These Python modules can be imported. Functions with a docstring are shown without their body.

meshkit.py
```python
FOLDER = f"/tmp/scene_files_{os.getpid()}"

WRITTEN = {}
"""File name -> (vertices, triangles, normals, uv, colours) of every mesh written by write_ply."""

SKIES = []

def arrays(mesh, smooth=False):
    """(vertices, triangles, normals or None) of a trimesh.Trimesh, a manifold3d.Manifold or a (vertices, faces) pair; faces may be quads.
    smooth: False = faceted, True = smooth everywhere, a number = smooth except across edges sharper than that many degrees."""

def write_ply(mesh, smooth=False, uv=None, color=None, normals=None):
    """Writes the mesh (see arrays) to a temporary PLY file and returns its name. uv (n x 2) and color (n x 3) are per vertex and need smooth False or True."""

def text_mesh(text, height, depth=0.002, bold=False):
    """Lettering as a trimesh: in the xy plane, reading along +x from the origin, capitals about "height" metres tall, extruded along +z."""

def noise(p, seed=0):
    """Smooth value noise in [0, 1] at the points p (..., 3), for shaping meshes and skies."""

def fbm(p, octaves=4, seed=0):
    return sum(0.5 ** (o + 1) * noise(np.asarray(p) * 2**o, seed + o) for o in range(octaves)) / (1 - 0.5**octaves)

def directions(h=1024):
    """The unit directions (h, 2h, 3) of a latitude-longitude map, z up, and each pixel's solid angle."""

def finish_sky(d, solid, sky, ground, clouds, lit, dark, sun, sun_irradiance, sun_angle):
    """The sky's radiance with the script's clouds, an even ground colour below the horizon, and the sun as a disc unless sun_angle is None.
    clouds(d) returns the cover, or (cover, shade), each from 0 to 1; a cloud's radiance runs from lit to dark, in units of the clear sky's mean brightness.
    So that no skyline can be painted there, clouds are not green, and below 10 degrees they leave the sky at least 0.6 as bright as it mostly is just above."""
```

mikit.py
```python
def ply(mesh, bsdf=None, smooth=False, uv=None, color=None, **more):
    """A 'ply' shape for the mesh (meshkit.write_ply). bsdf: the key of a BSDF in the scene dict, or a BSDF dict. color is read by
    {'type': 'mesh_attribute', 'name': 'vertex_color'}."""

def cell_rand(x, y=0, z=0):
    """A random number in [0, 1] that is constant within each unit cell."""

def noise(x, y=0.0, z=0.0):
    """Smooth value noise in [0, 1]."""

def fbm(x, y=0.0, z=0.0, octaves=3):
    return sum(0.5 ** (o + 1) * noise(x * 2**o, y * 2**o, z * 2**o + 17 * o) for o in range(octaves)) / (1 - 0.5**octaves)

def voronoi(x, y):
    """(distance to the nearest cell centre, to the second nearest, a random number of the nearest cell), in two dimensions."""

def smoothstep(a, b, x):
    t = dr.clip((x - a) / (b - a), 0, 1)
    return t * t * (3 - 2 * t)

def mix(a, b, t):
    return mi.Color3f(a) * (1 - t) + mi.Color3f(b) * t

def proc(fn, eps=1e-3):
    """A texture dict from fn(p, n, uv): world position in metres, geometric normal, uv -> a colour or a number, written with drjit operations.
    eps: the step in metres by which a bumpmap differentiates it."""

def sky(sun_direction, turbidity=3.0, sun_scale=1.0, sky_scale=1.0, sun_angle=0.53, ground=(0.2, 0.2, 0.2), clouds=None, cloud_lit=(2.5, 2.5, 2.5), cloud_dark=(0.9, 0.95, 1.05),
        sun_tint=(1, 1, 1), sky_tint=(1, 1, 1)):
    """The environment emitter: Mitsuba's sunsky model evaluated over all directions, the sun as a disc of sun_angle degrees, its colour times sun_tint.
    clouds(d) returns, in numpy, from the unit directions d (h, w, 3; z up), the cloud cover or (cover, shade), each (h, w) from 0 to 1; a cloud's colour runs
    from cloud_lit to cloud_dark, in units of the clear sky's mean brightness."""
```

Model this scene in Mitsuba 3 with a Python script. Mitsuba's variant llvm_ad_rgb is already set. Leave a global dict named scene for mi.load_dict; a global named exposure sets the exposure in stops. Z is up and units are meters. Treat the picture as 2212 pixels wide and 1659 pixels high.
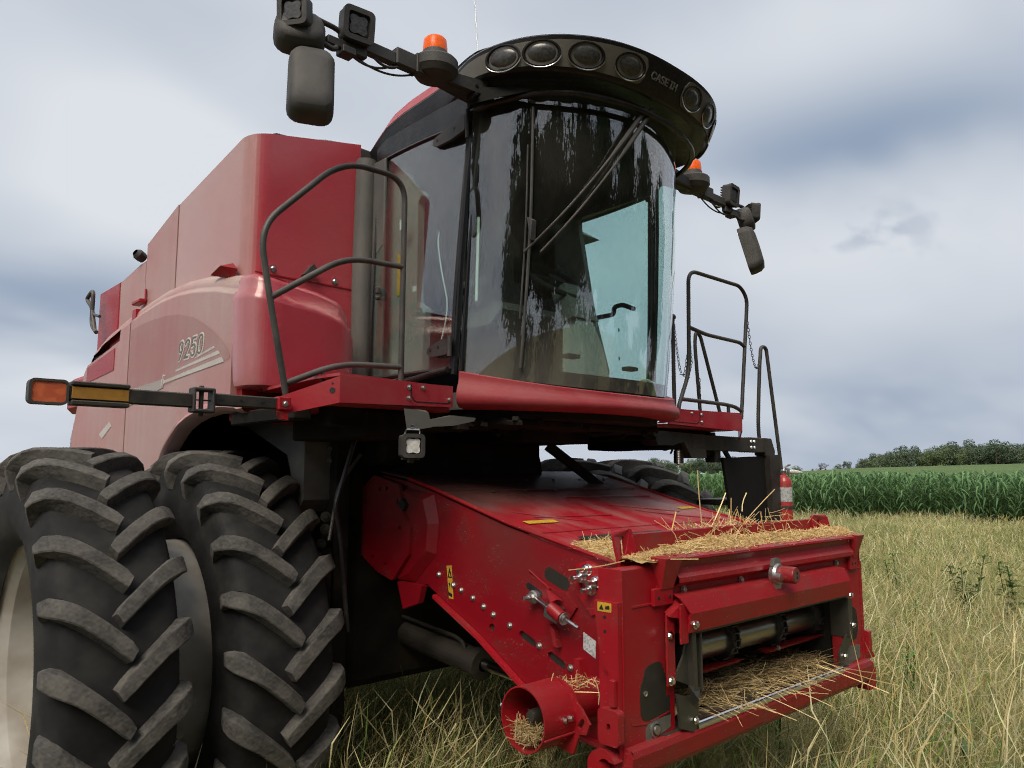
import math, numpy as np, trimesh, manifold3d, shapely, mitsuba as mi, drjit as dr
from shapely.geometry import Polygon, Point
from shapely import affinity
import mikit, meshkit
from mikit import proc, fbm, noise, smoothstep, mix
T = mi.ScalarTransform4f
rs = np.random.RandomState(7)
scene, labels = {}, {}
# ---------------------------------------------------------------- camera, sky, exposure
AX, PITCH = math.radians(47.2), math.radians(6.747)
CAM = np.array([-2.92, 0.0, 1.80])
fwd = np.array([math.cos(AX) * math.cos(PITCH), math.sin(AX) * math.cos(PITCH), math.sin(PITCH)])
scene['camera'] = {'type': 'perspective', 'fov': 2 * math.degrees(math.atan(1106 / 1661)), 'fov_axis': 'x', 'near_clip': 0.05, 'far_clip': 4000.0,
                   'to_world': T().look_at(origin=CAM.tolist(), target=(CAM + fwd).tolist(), up=[0, 0, 1])}
exposure = 2.25


def clouds(d):
    az = np.degrees(np.arctan2(d[..., 1], d[..., 0]))
    a = (47.2 - az + 180) % 360 - 180
    e = np.degrees(np.arcsin(d[..., 2]))
    p = np.stack([d[..., 0], d[..., 1], 0 * e], -1) / (d[..., 2:3] + 0.30)
    n1 = meshkit.fbm(p * 1.1 + 3.7)
    n2 = meshkit.fbm(p * np.array([2.6, 4.4, 1]) + 11.3)
    wob = (n2 - 0.5) * 12

    def blob(a0, e0, sa, se, tilt=0.0):
        return np.exp(-((a - a0 + wob) / sa) ** 2 - ((e + wob * 0.35 - e0 - tilt * (a - a0)) / se) ** 2)
    s = 0.33 + 1.25 * (n1 - 0.5) + 0.5 * (n2 - 0.5)
    s += -0.5 * blob(-27, 19, 9, 6) + 0.55 * blob(-33, 11.5, 14, 3.0) + 0.22 * blob(27, 23.5, 15, 2.6, -0.06) + 0.34 * blob(20, 21.5, 15, 2.2, 0.08)
    s += -0.3 * blob(27, 15.5, 15, 4) - 0.25 * blob(22, 29, 20, 3) + 0.22 * blob(28, 6.5, 18, 2.5) - 0.3 * blob(-31, 6, 9, 2.2)
    n3 = meshkit.fbm(p * np.array([14, 22, 1]) + 5.1)
    s += 0.38 * np.exp(-((a - 26) / 5) ** 2 - ((e - 16.2) / 1.6) ** 2) * np.clip((n3 - 0.52) * 5, 0, 1)
    s += 0.15 * np.exp(-(e / 9) ** 2) - 0.25 * smooth01(25, 60, e)
    return 1.0, np.clip(s, 0, 1)


def smooth01(a, b, x):
    t = np.clip((x - a) / (b - a), 0, 1)
    return t * t * (3 - 2 * t)


scene['sky'] = mikit.sky([-0.60, -0.34, 0.72], turbidity=3, sun_scale=0.42, sun_angle=30, sun_tint=(0.93, 1.0, 1.1), clouds=clouds, cloud_lit=(1.76, 1.84, 1.95), cloud_dark=(0.58, 0.78, 1.10), ground=(0.16, 0.16, 0.1))


# ---------------------------------------------------------------- materials
def M(name, color, rough=0.5, metal=0.0, spec=0.5, coat=0.0, coatgloss=0.9, bump=None):
    d = {'type': 'principled', 'base_color': color if isinstance(color, dict) else {'type': 'rgb', 'value': list(color)},
         'roughness': rough, 'metallic': metal, 'specular': spec, 'clearcoat': coat, 'clearcoat_gloss': coatgloss}
    if bump:
        d = {'type': 'bumpmap', 'bsdf': d, 'tex': bump[0], 'scale': bump[1]}
    scene[name] = {'type': 'twosided', 'bsdf': d}


DUST = (0.35, 0.275, 0.235)


def dusty(red, lo, hi, f=3.0, up=0.15, dust=DUST, streak=True):
    def fn(p, n, uv):
        k = fbm(p.x * f, p.y * f, p.z * f, 4)
        fine = noise(p.x * 90, p.y * 90, p.z * 90)
        st = noise(p.x * 22 + p.y * 22, 0.0, p.z * 1.5) if streak else 0.5
        t = lo + (hi - lo) * smoothstep(0.25, 0.75, k) + up * dr.maximum(n.z, 0) + 0.06 * (fine - 0.5) + 0.10 * (st - 0.5)
        return mix(red, dust, dr.clip(t, 0, 1))
    return proc(fn)


RED = (0.34, 0.012, 0.028)


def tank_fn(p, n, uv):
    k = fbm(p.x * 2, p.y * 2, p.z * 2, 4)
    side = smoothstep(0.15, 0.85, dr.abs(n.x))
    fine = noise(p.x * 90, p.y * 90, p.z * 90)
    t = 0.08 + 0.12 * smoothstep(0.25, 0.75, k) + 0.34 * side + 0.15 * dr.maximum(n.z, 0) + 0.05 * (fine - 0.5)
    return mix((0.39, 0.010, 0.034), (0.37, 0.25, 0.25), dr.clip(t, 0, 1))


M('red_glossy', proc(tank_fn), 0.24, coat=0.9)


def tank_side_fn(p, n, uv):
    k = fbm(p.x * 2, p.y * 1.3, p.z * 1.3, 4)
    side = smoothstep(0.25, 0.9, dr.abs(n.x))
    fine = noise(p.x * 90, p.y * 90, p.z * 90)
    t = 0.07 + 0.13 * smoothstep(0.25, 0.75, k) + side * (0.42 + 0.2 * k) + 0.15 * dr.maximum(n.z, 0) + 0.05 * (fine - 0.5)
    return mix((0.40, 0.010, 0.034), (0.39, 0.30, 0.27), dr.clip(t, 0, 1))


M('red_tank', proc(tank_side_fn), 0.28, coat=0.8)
M('red_satin', dusty((0.27, 0.008, 0.020), 0.05, 0.25, 3.0, 0.15, (0.32, 0.2, 0.18)), 0.55, spec=0.3)


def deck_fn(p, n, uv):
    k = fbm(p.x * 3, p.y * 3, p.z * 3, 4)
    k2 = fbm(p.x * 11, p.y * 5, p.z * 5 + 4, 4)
    d = smoothstep(2.35, 2.95, p.y + 0.5 * (k - 0.5) - 0.12 * p.x)  # rear darkening: shade under the cab painted into the deck colour, with dirt
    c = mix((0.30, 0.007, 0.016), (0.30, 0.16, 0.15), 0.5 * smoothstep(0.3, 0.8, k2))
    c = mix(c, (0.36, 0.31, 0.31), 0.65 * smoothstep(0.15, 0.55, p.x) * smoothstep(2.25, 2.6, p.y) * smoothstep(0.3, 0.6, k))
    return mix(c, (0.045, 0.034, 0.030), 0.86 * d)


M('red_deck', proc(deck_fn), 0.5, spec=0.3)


def shaded_grime_fn(p, n, uv):
    k = fbm(p.x * 2.5, p.y * 2.5, p.z * 2.5 + 7, 4)
    k2 = fbm(p.x * 13 + 3, p.y * 9, p.z * 9, 4)
    sp = noise(p.x * 150, p.y * 150, p.z * 150)
    up_ = smoothstep(-0.42, 0.02, p.z - 1.5 - (p.y - 1.96) * 0.235)
    c = mix((0.225, 0.0035, 0.010), (0.085, 0.045, 0.036), dr.clip(0.55 * up_ * smoothstep(0.25, 0.7, k) + 0.35 * smoothstep(0.5, 0.85, k2), 0, 1))  # shade of tyres and cab painted into the base red; brown is grime
    return mix(c, (0.32, 0.22, 0.18), 0.5 * smoothstep(0.82, 0.92, sp) * smoothstep(0.45, 0.7, k2))


M('red_shaded_grimy', proc(shaded_grime_fn), 0.42, spec=0.3, coat=0.15)
M('red_dusty', dusty((0.36, 0.03, 0.05), 0.45, 0.80, 1.1, 0.25, (0.385, 0.30, 0.272)), 0.42, spec=0.4, coat=0.4)
M('sweep_film', dusty((0.31, 0.035, 0.05), 0.5, 0.8, 1.6, 0.1, (0.335, 0.26, 0.24)), 0.5, spec=0.35)
M('red_deck_dirty', dusty((0.22, 0.012, 0.016), 0.35, 0.95, 3.0, 0.0, (0.10, 0.078, 0.06)), 0.7, spec=0.3)


def worn_fn(p, n, uv):
    k = fbm(p.x * 4, p.y * 4, p.z * 4, 4)
    k2 = fbm(p.x * 13 + 3, p.y * 13, p.z * 6, 4)
    sp = noise(p.x * 170, p.y * 170, p.z * 170)
    scr = noise(p.x * 260, p.y * 14, p.z * 260 + p.y * 40)
    t = 0.26 * smoothstep(0.35, 0.8, k) + 0.30 * smoothstep(0.52, 0.85, k2) + 0.16 * dr.maximum(n.z, 0)
    c = mix((0.30, 0.004, 0.012), (0.12, 0.060, 0.048), dr.clip(t, 0, 1))
    c = mix(c, (0.34, 0.25, 0.19), 0.5 * smoothstep(0.83, 0.93, sp) * smoothstep(0.4, 0.7, k2 + 0.2 * k))
    return mix(c, (0.42, 0.16, 0.14), 0.35 * smoothstep(0.90, 0.97, scr))


M('red_worn', proc(worn_fn), 0.38, spec=0.35, coat=0.25)
M('red_platform', dusty((0.33, 0.009, 0.022), 0.03, 0.20, 2.5, 0.05, (0.36, 0.24, 0.22)), 0.38, spec=0.4, coat=0.35)
M('black_paint', dusty((0.012, 0.012, 0.013), 0.02, 0.22, 5.0, 0.25, (0.16, 0.13, 0.10)), 0.5)
M('black_gloss', dusty((0.007, 0.007, 0.009), 0.0, 0.05, 3.0, 0.25, (0.22, 0.2, 0.18)), 0.34, spec=0.35, coat=0.2)
M('black_plastic', dusty((0.025, 0.025, 0.026), 0.0, 0.2, 6.0, 0.3, (0.16, 0.14, 0.12)), 0.6)
M('mirror_plastic', dusty((0.035, 0.035, 0.036), 0.05, 0.32, 5.0, 0.3, (0.15, 0.14, 0.13)), 0.65)
M('rail_paint', dusty((0.028, 0.027, 0.027), 0.05, 0.25, 9.0, 0.35, (0.2, 0.18, 0.16)), 0.48)
M('underside', dusty((0.009, 0.0085, 0.008), 0.0, 0.45, 7.0, 0.1, (0.04, 0.032, 0.024)), 0.85, spec=0.15)
M('skid_steel', dusty((0.34, 0.34, 0.34), 0.0, 0.2, 9.0, 0.0, (0.2, 0.16, 0.1)), 0.2, metal=0.95)
M('fascia_grey', dusty((0.085, 0.085, 0.075), 0.1, 0.4, 5.0, 0.2, (0.2, 0.19, 0.16)), 0.5)


def rubber_fn(p, n, uv):
    k = fbm(p.x * 9, p.y * 9, p.z * 9, 4)
    g = noise(p.x * 60, p.y * 60, p.z * 60)
    return mix((0.012, 0.0125, 0.014), (0.052, 0.050, 0.047), smoothstep(0.35, 0.85, k) * 0.42 + 0.10 * g)


def lug_fn(p, n, uv):
    k = fbm(p.x * 14, p.y * 14, p.z * 14, 4)
    g = noise(p.x * 110, p.y * 110, p.z * 110)
    t = 0.2 + smoothstep(0.3, 0.8, k) * 0.45 + 0.45 * (g - 0.4)
    return mix((0.032, 0.032, 0.033), (0.150, 0.142, 0.128), dr.clip(t, 0, 1))


bumpfine = proc(lambda p, n, uv: fbm(p.x * 70, p.y * 70, p.z * 70, 3), 2e-3)
M('rubber', proc(rubber_fn), 0.72, spec=0.25)
M('lug_top', proc(lug_fn), 0.8, spec=0.3, bump=(bumpfine, 0.004))
M('rim_paint', dusty((0.42, 0.41, 0.385), 0.1, 0.8, 5.0, 0.0, (0.22, 0.185, 0.145)), 0.5)
M('steel', dusty((0.5, 0.5, 0.5), 0.0, 0.4, 12.0, 0.0, (0.25, 0.2, 0.15)), 0.35, metal=0.9)
M('bright_steel', (0.75, 0.75, 0.76), 0.16, metal=1.0)
M('drum_steel', dusty((0.36, 0.35, 0.30), 0.0, 0.25, 10.0, 0.0, (0.3, 0.26, 0.17)), 0.30, metal=0.95)
M('bare_steel', dusty((0.07, 0.07, 0.06), 0.0, 0.5, 8.0, 0.0, (0.12, 0.11, 0.09)), 0.4, metal=0.6)
M('orange_lens', (0.95, 0.13, 0.003), 0.30, spec=0.3)
M('amber_reflector', proc(lambda p, n, uv: mix((0.40, 0.19, 0.025), (0.27, 0.14, 0.03), noise(p.x * 60, p.y * 60, p.z * 60))), 0.4, coat=0.3)
M('red_reflector', proc(lambda p, n, uv: mix((0.60, 0.14, 0.05), (0.50, 0.10, 0.04), smoothstep(0.4, 0.6, noise(p.x * 55, p.y * 55, p.z * 75)))), 0.35, coat=0.5)
M('dark_lens', proc(lambda p, n, uv: mix((0.02, 0.02, 0.02), (0.07, 0.07, 0.07), noise(p.x * 120, p.y * 120, p.z * 120))), 0.25, coat=0.8)
M('led_lens', proc(lambda p, n, uv: mix((0.42, 0.42, 0.40), (0.75, 0.75, 0.74), noise(p.x * 90, p.y * 90, p.z * 90))), 0.25, coat=0.7)
M('cab_trim', dusty((0.075, 0.077, 0.075), 0.0, 0.3, 4.0, 0.2, (0.16, 0.15, 0.13)), 0.7)
M('cab_trim_light', dusty((0.24, 0.25, 0.245), 0.0, 0.3, 4.0, 0.1, (0.2, 0.19, 0.16)), 0.7)
M('cab_black', (0.012, 0.012, 0.012), 0.8, spec=0.2)
M('seat_cloth', proc(lambda p, n, uv: mix((0.13, 0.115, 0.11), (0.22, 0.195, 0.185), noise(p.x * 160, p.y * 160, p.z * 160))), 0.9, spec=0.2)
M('white_plastic', (0.7, 0.72, 0.7), 0.5)
M('yellow_decal', proc(lambda p, n, uv: mix((0.62, 0.36, 0.02), (0.45, 0.27, 0.04), fbm(p.x * 40, p.y * 40, p.z * 40))), 0.5)
M('black_ink', (0.012, 0.012, 0.012), 0.6)
M('grey_label', proc(lambda p, n, uv: mix((0.52, 0.53, 0.54), (0.33, 0.34, 0.35), smoothstep(0.5, 0.7, noise(p.y * 170 + p.z * 60, p.z * 170 - p.y * 60, 0.0)))), 0.5)
M('silver_decal', dusty((0.48, 0.47, 0.45), 0.2, 0.55, 6.0, 0.0), 0.45)
M('dark_decal', dusty((0.09, 0.09, 0.09), 0.05, 0.3, 6.0, 0.0, (0.2, 0.19, 0.18)), 0.5)
M('film_grey', dusty((0.30, 0.28, 0.27), 0.2, 0.5, 6.0, 0.0), 0.5)
M('white_decal', dusty((0.68, 0.66, 0.62), 0.1, 0.3, 6.0, 0.0), 0.5)
M('emblem_grey', (0.16, 0.16, 0.155), 0.35)
M('extinguisher_red', dusty((0.42, 0.012, 0.02), 0.0, 0.25, 9.0, 0.0, (0.3, 0.2, 0.15)), 0.3, coat=0.7)
M('straw_mat', {'type': 'mesh_attribute', 'name': 'vertex_color'}, 0.75, spec=0.25)
M('soil', proc(lambda p, n, uv: mix((0.06, 0.055, 0.025), (0.15, 0.125, 0.06), fbm(p.x * 3, p.y * 3, 0.0, 4))), 0.95, spec=0.1)
M('stain_dark', dusty((0.016, 0.015, 0.011), 0.0, 0.4, 6.0, 0.0, (0.035, 0.03, 0.02)), 0.6)
M('bark', proc(lambda p, n, uv: mix((0.06, 0.045, 0.03), (0.13, 0.10, 0.075), fbm(p.x * 4, p.y * 4, p.z * 1.5))), 0.9, spec=0.1)


def leafmat(name, trans=0.5):
    scene[name] = {'type': 'principledthin', 'base_color': {'type': 'mesh_attribute', 'name': 'vertex_color'}, 'roughness': 0.65, 'diff_trans': trans, 'spec_trans': 0.0, 'eta': 1.3}


for k in ('grass_mat', 'corn_mat', 'leaf_mat'):
    leafmat(k, {'grass_mat': 0.7, 'corn_mat': 0.6, 'leaf_mat': 0.5}[k])
scene['canopy_mat'] = {'type': 'twosided', 'bsdf': {'type': 'diffuse', 'reflectance': proc(lambda p, n, uv: mix((0.035, 0.085, 0.02), (0.09, 0.17, 0.045), fbm(p.x * 1.2, p.y * 1.2, 0.0, 3)))}}
scene['hill_mat'] = {'type': 'twosided', 'bsdf': {'type': 'diffuse', 'reflectance': proc(lambda p, n, uv: mix((0.11, 0.165, 0.075), (0.15, 0.21, 0.10), fbm(p.x * .05, p.y * .05, 0.0, 4)))}}
veil = {'type': 'twosided', 'bsdf': {'type': 'diffuse', 'reflectance': {'type': 'rgb', 'value': [0.5, 0.47, 0.42]}}}


def dustglass(p, n, uv):
    k = fbm(p.x * 6, p.y * 6, p.z * 3, 4)
    low = 1 - smoothstep(2.2, 2.55, p.z)
    return 0.010 + 0.035 * smoothstep(0.3, 0.8, k) + 0.16 * low * k


scene['glass'] = {'type': 'blendbsdf', 'weight': proc(dustglass), 'a': {'type': 'thindielectric', 'int_ior': 1.85, 'specular_transmittance': {'type': 'rgb', 'value': [0.78, 0.97, 0.92]}}, 'b': veil}


# ---------------------------------------------------------------- mesh helpers
def cat(*ms):
    out = []
    for m in ms:
        out += list(m) if isinstance(m, (list, tuple)) else [m]
    return trimesh.util.concatenate([trimesh.Trimesh(m.vertices, m.faces, process=False) for m in out])


def bx(x0, x1, y0, y1, z0, z1, c=0.006):
    lo, hi = np.minimum([x0, y0, z0], [x1, y1, z1]), np.maximum([x0, y0, z0], [x1, y1, z1])
    c = min(c, 0.3 * (hi - lo).min())
    if c <= 0:
        m = trimesh.creation.box(hi - lo)
        m.apply_translation((lo + hi) / 2)
        return m
    P = []
    for i in range(3):
        a, b = lo + c, hi - c
        a, b = a.copy(), b.copy()
        a[i], b[i] = lo[i], hi[i]
        P += [[(a, b)[k >> j & 1][j] for j in range(3)] for k in range(8)]
    return trimesh.convex.convex_hull(np.array(P))


def hull(pts):
    return trimesh.convex.convex_hull(np.array(pts, float))


def frame(d):
    d = np.asarray(d, float) / np.linalg.norm(d)
    a = np.cross(d, [0, 0, 1] if abs(d[2]) < 0.95 else [1, 0, 0])
    a /= np.linalg.norm(a)
    return a, np.cross(d, a)


def fillet(P, r, k=6):
    P = [np.asarray(p, float) for p in P]
    out = [P[0]]
    for i in range(1, len(P) - 1):
        a, b, c = P[i - 1], P[i], P[i + 1]
        u, w = (a - b), (c - b)
        lu, lw = np.linalg.norm(u), np.linalg.norm(w)
        cut = min(r, 0.48 * lu, 0.48 * lw)
        p0, p2 = b + u / lu * cut, b + w / lw * cut
        for t in np.linspace(0, 1, k):
            out.append((1 - t) ** 2 * p0 + 2 * t * (1 - t) * b + t * t * p2)
    out.append(P[-1])
    return np.array(out)


def tube(P, r, fil=0.06, n=10, k=6, closed=False):
    P = fillet(P, fil, k) if fil else np.array(P, float)
    m = len(P)
    rr = np.broadcast_to(r, (m,)) if np.ndim(r) else np.full(m, r)
    t = np.gradient(P, axis=0)
    t /= np.linalg.norm(t, axis=1, keepdims=True) + 1e-12
    a, b = frame(t[0])
    V = []
    for i in range(m):
        a = a - t[i] * (a @ t[i])
        a /= np.linalg.norm(a)
        b = np.cross(t[i], a)
        ang = np.arange(n) * 2 * np.pi / n
        V.append(P[i] + rr[i] * (np.cos(ang)[:, None] * a + np.sin(ang)[:, None] * b))
    V = np.vstack(V + [P[:1], P[-1:]])
    F = []
    for i in range(m - 1):
        for j in range(n):
            q = [i * n + j, i * n + (j + 1) % n, (i + 1) * n + (j + 1) % n, (i + 1) * n + j]
            F += [[q[0], q[1], q[2]], [q[0], q[2], q[3]]]
    for j in range(n):
        F += [[m * n, (j + 1) % n, j], [m * n + 1, (m - 1) * n + j, (m - 1) * n + (j + 1) % n]]
    return trimesh.Trimesh(V, F, process=False)


def cyl(p0, p1, r, n=20):
    return tube([p0, p1], r, 0, n)


def lathe(prof, p0, d, n=32):
    """prof: list of (radius, distance along d)"""
    d = np.asarray(d, float) / np.linalg.norm(d)
    a, b = frame(d)
    ang = np.arange(n) * 2 * np.pi / n
    V = np.vstack([np.asarray(p0) + d * h + max(r, 1e-4) * (np.cos(ang)[:, None] * a + np.sin(ang)[:, None] * b) for r, h in prof])
    F = []
    for i in range(len(prof) - 1):
        for j in range(n):
            q = [i * n + j, i * n + (j + 1) % n, (i + 1) * n + (j + 1) % n, (i + 1) * n + j]
            F += [[q[0], q[1], q[2]], [q[0], q[2], q[3]]]
    return trimesh.Trimesh(V, F, process=False)


def grid(P, close=False):
    """surface from points (m, n, 3)"""
    m, n = P.shape[:2]
    F = []
    for i in range(m - 1):
        for j in range(n if close else n - 1):
            q = [i * n + j, i * n + (j + 1) % n, (i + 1) * n + (j + 1) % n, (i + 1) * n + j]
            F += [[q[0], q[1], q[2]], [q[0], q[2], q[3]]]
    return trimesh.Trimesh(P.reshape(-1, 3), F, process=False)


def slab(P, off):
    """a grid surface with thickness: off is the displacement vector (or per-point field) of its back"""
    Q = P + off
    m, n = P.shape[:2]
    parts = [grid(P), grid(Q)]
    for e in (np.stack([P[0], Q[0]]), np.stack([P[-1], Q[-1]]), np.stack([P[:, 0], Q[:, 0]]), np.stack([P[:, -1], Q[:, -1]])):
        parts.append(grid(e))
    return cat(parts)


def prism(poly, axis, a, b, rnd=0.0):
    """polygon extruded along an axis: axis 'x' -> poly is (y, z), 'y' -> (x, z), 'z' -> (x, y)"""
    g = poly if isinstance(poly, shapely.Geometry) else Polygon(poly)
    if rnd:
        g = g.buffer(-rnd).buffer(2 * rnd).buffer(-rnd)
    gs = getattr(g, 'geoms', [g])
    out = []
    for q in gs:
        m = trimesh.creation.extrude_polygon(q, abs(b - a), engine='earcut')
        v = np.array(m.vertices)
        w = v[:, 2] + min(a, b)
        V = {'x': [w, v[:, 0], v[:, 1]], 'y': [v[:, 0], w, v[:, 1]], 'z': [v[:, 0], v[:, 1], w]}[axis]
        out.append(trimesh.Trimesh(np.stack(V, 1), m.faces, process=False))
    return cat(out)


def rrect(x0, x1, y0, y1, r):
    return Polygon([(x0, y0), (x1, y0), (x1, y1), (x0, y1)]).buffer(-r).buffer(r, 4)


def put(m, R=None, t=(0, 0, 0)):
    v = np.array(m.vertices)
    if R is not None:
        v = v @ np.asarray(R).T
    return trimesh.Trimesh(v + np.asarray(t), m.faces, process=False)


def lookR(n, up=(0, 0, 1)):
    """rotation whose local z is the direction n, local y close to up"""
    n = np.asarray(n, float) / np.linalg.norm(n)
    x = np.cross(up, n)
    x /= np.linalg.norm(x)
    return np.stack([x, np.cross(n, x), n], 1)


def nut(p, n, r=0.011, h=0.009):
    """hexagon bolt head with washer"""
    p, n = np.asarray(p, float), np.asarray(n, float)
    return cat(lathe([(0, 0), (r * 1.45, 0), (r * 1.45, h * .25), (0, h * .25)], p, n, 12), lathe([(0, 0), (r, 0), (r, h), (r * .8, h * 1.2), (0, h * 1.25)], p, n, 6))


def mirror(m):
    v = np.array(m.vertices) * [-1, 1, 1]
    return trimesh.Trimesh(v, m.faces[:, ::-1], process=False)


# ---------------------------------------------------------------- naming helpers
def key(name):
    if name not in scene and name not in labels:
        return name
    i = 1
    while f'{name}_{i:03d}' in scene or f'{name}_{i:03d}' in labels:
        i += 1
    return f'{name}_{i:03d}'


def obj(name, mesh, mat, smooth=32, parent=None, label=None, kind=None, **kw):
    k = key((parent + '__' if parent else '') + name)
    scene[k] = mikit.ply(mesh, mat, smooth=smooth, **kw)
    if label or kind:
        labels[k] = {}
        if label:
            labels[k]['label'] = label
        if kind:
            labels[k]['kind'] = kind
    return k


def again(name, src, to_world, parent=None):
    k = key((parent + '__' if parent else '') + name)
    scene[k] = {**scene[src], 'to_world': to_world}
    return k


CH = 'combine_harvester'
labels[CH] = {'label': 'large dusty red combine harvester with dual front tyres, curved glass cab and bare feeder house', 'category': 'combine harvester'}


def P(name, mesh, mat, smooth=32, parent=None, **kw):
    return obj(name, mesh, mat, smooth, CH + ('__' + parent if parent else ''), **kw)


def sub(parentkey, name, mesh, mat, smooth=32, **kw):
    return obj(name, mesh, mat, smooth, parentkey, **kw)

# ---------------------------------------------------------------- front dual wheels
AXLE_Y, AXLE_Z = 3.94, 0.95
PROF = np.array([(0, .918), (.10, .917), (.18, .911), (.225, .897), (.248, .872), (.259, .835), (.270, .785), (.278, .73), (.272, .66), (.245, .60), (.205, .565), (.185, .545)])
PROF[:, 0] *= .845
ARC = np.concatenate([[0], np.cumsum(np.linalg.norm(np.diff(PROF, axis=0), axis=1))])


def prof_at(e):
    """half-profile point, normal at arc length e (>= 0)"""
    p = np.array([np.interp(e, ARC, PROF[:, 0]), np.interp(e, ARC, PROF[:, 1])])
    q = np.array([np.interp(e + .02, ARC, PROF[:, 0]), np.interp(e + .02, ARC, PROF[:, 1])]) - np.array([np.interp(max(e - .02, 0), ARC, PROF[:, 0]), np.interp(max(e - .02, 0), ARC, PROF[:, 1])])
    q /= np.linalg.norm(q)
    return p, np.array([-q[1], q[0]])


def lug_mesh(side):
    es = np.concatenate([np.linspace(-.022, .196, 9), [.222, .250, .28, .315]])
    hs = np.interp(es, [-.022, .18, .232, .27, .320], [.058, .062, .054, .034, .003])
    smap = lambda e: 0.222 * np.clip((e + .022) / .245, 0, 1.02) ** 0.90
    rings = []
    for e, h in zip(es, hs):
        de = .01
        tang = np.array([2 * de, smap(min(e + de, .4)) - smap(max(e - de, -.0219))])
        tang /= np.linalg.norm(tang)
        perp = np.array([-tang[1], tang[0]])
        wt, wb = np.interp(e, [-.022, 0, .2, .3, .375], [.020, .025, .027, .027, .024]), np.interp(e, [-.022, .2, .375], [.030, .038, .036])
        ring = []
        for w, hh in ((-wb, -.01), (-wt - .002, h * .93), (-wt + .003, h), (wt - .003, h), (wt + .002, h * .93), (wb, -.01)):
            ee, ss = e + perp[0] * w, smap(e) + perp[1] * w
            sg = 1.0 if ee >= 0 else -1.0
            p, nn = prof_at(abs(ee))
            u, r = sg * p[0] + hh * sg * nn[0] if abs(ee) > .01 else p[0] * sg, p[1] + hh * nn[1]
            phi = ss / .95
            ring.append([side * u, -r * math.cos(phi), r * math.sin(phi)])
        rings.append(ring)
    R = np.array(rings)
    caps = []
    for i in (0, -1):
        c = R[i].mean(0)
        k = len(R[i])
        caps.append(trimesh.Trimesh(np.vstack([R[i], [c]]), [[j, (j + 1) % k, k] for j in range(k)], process=False))
    return cat(grid(R, close=True), caps)


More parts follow.
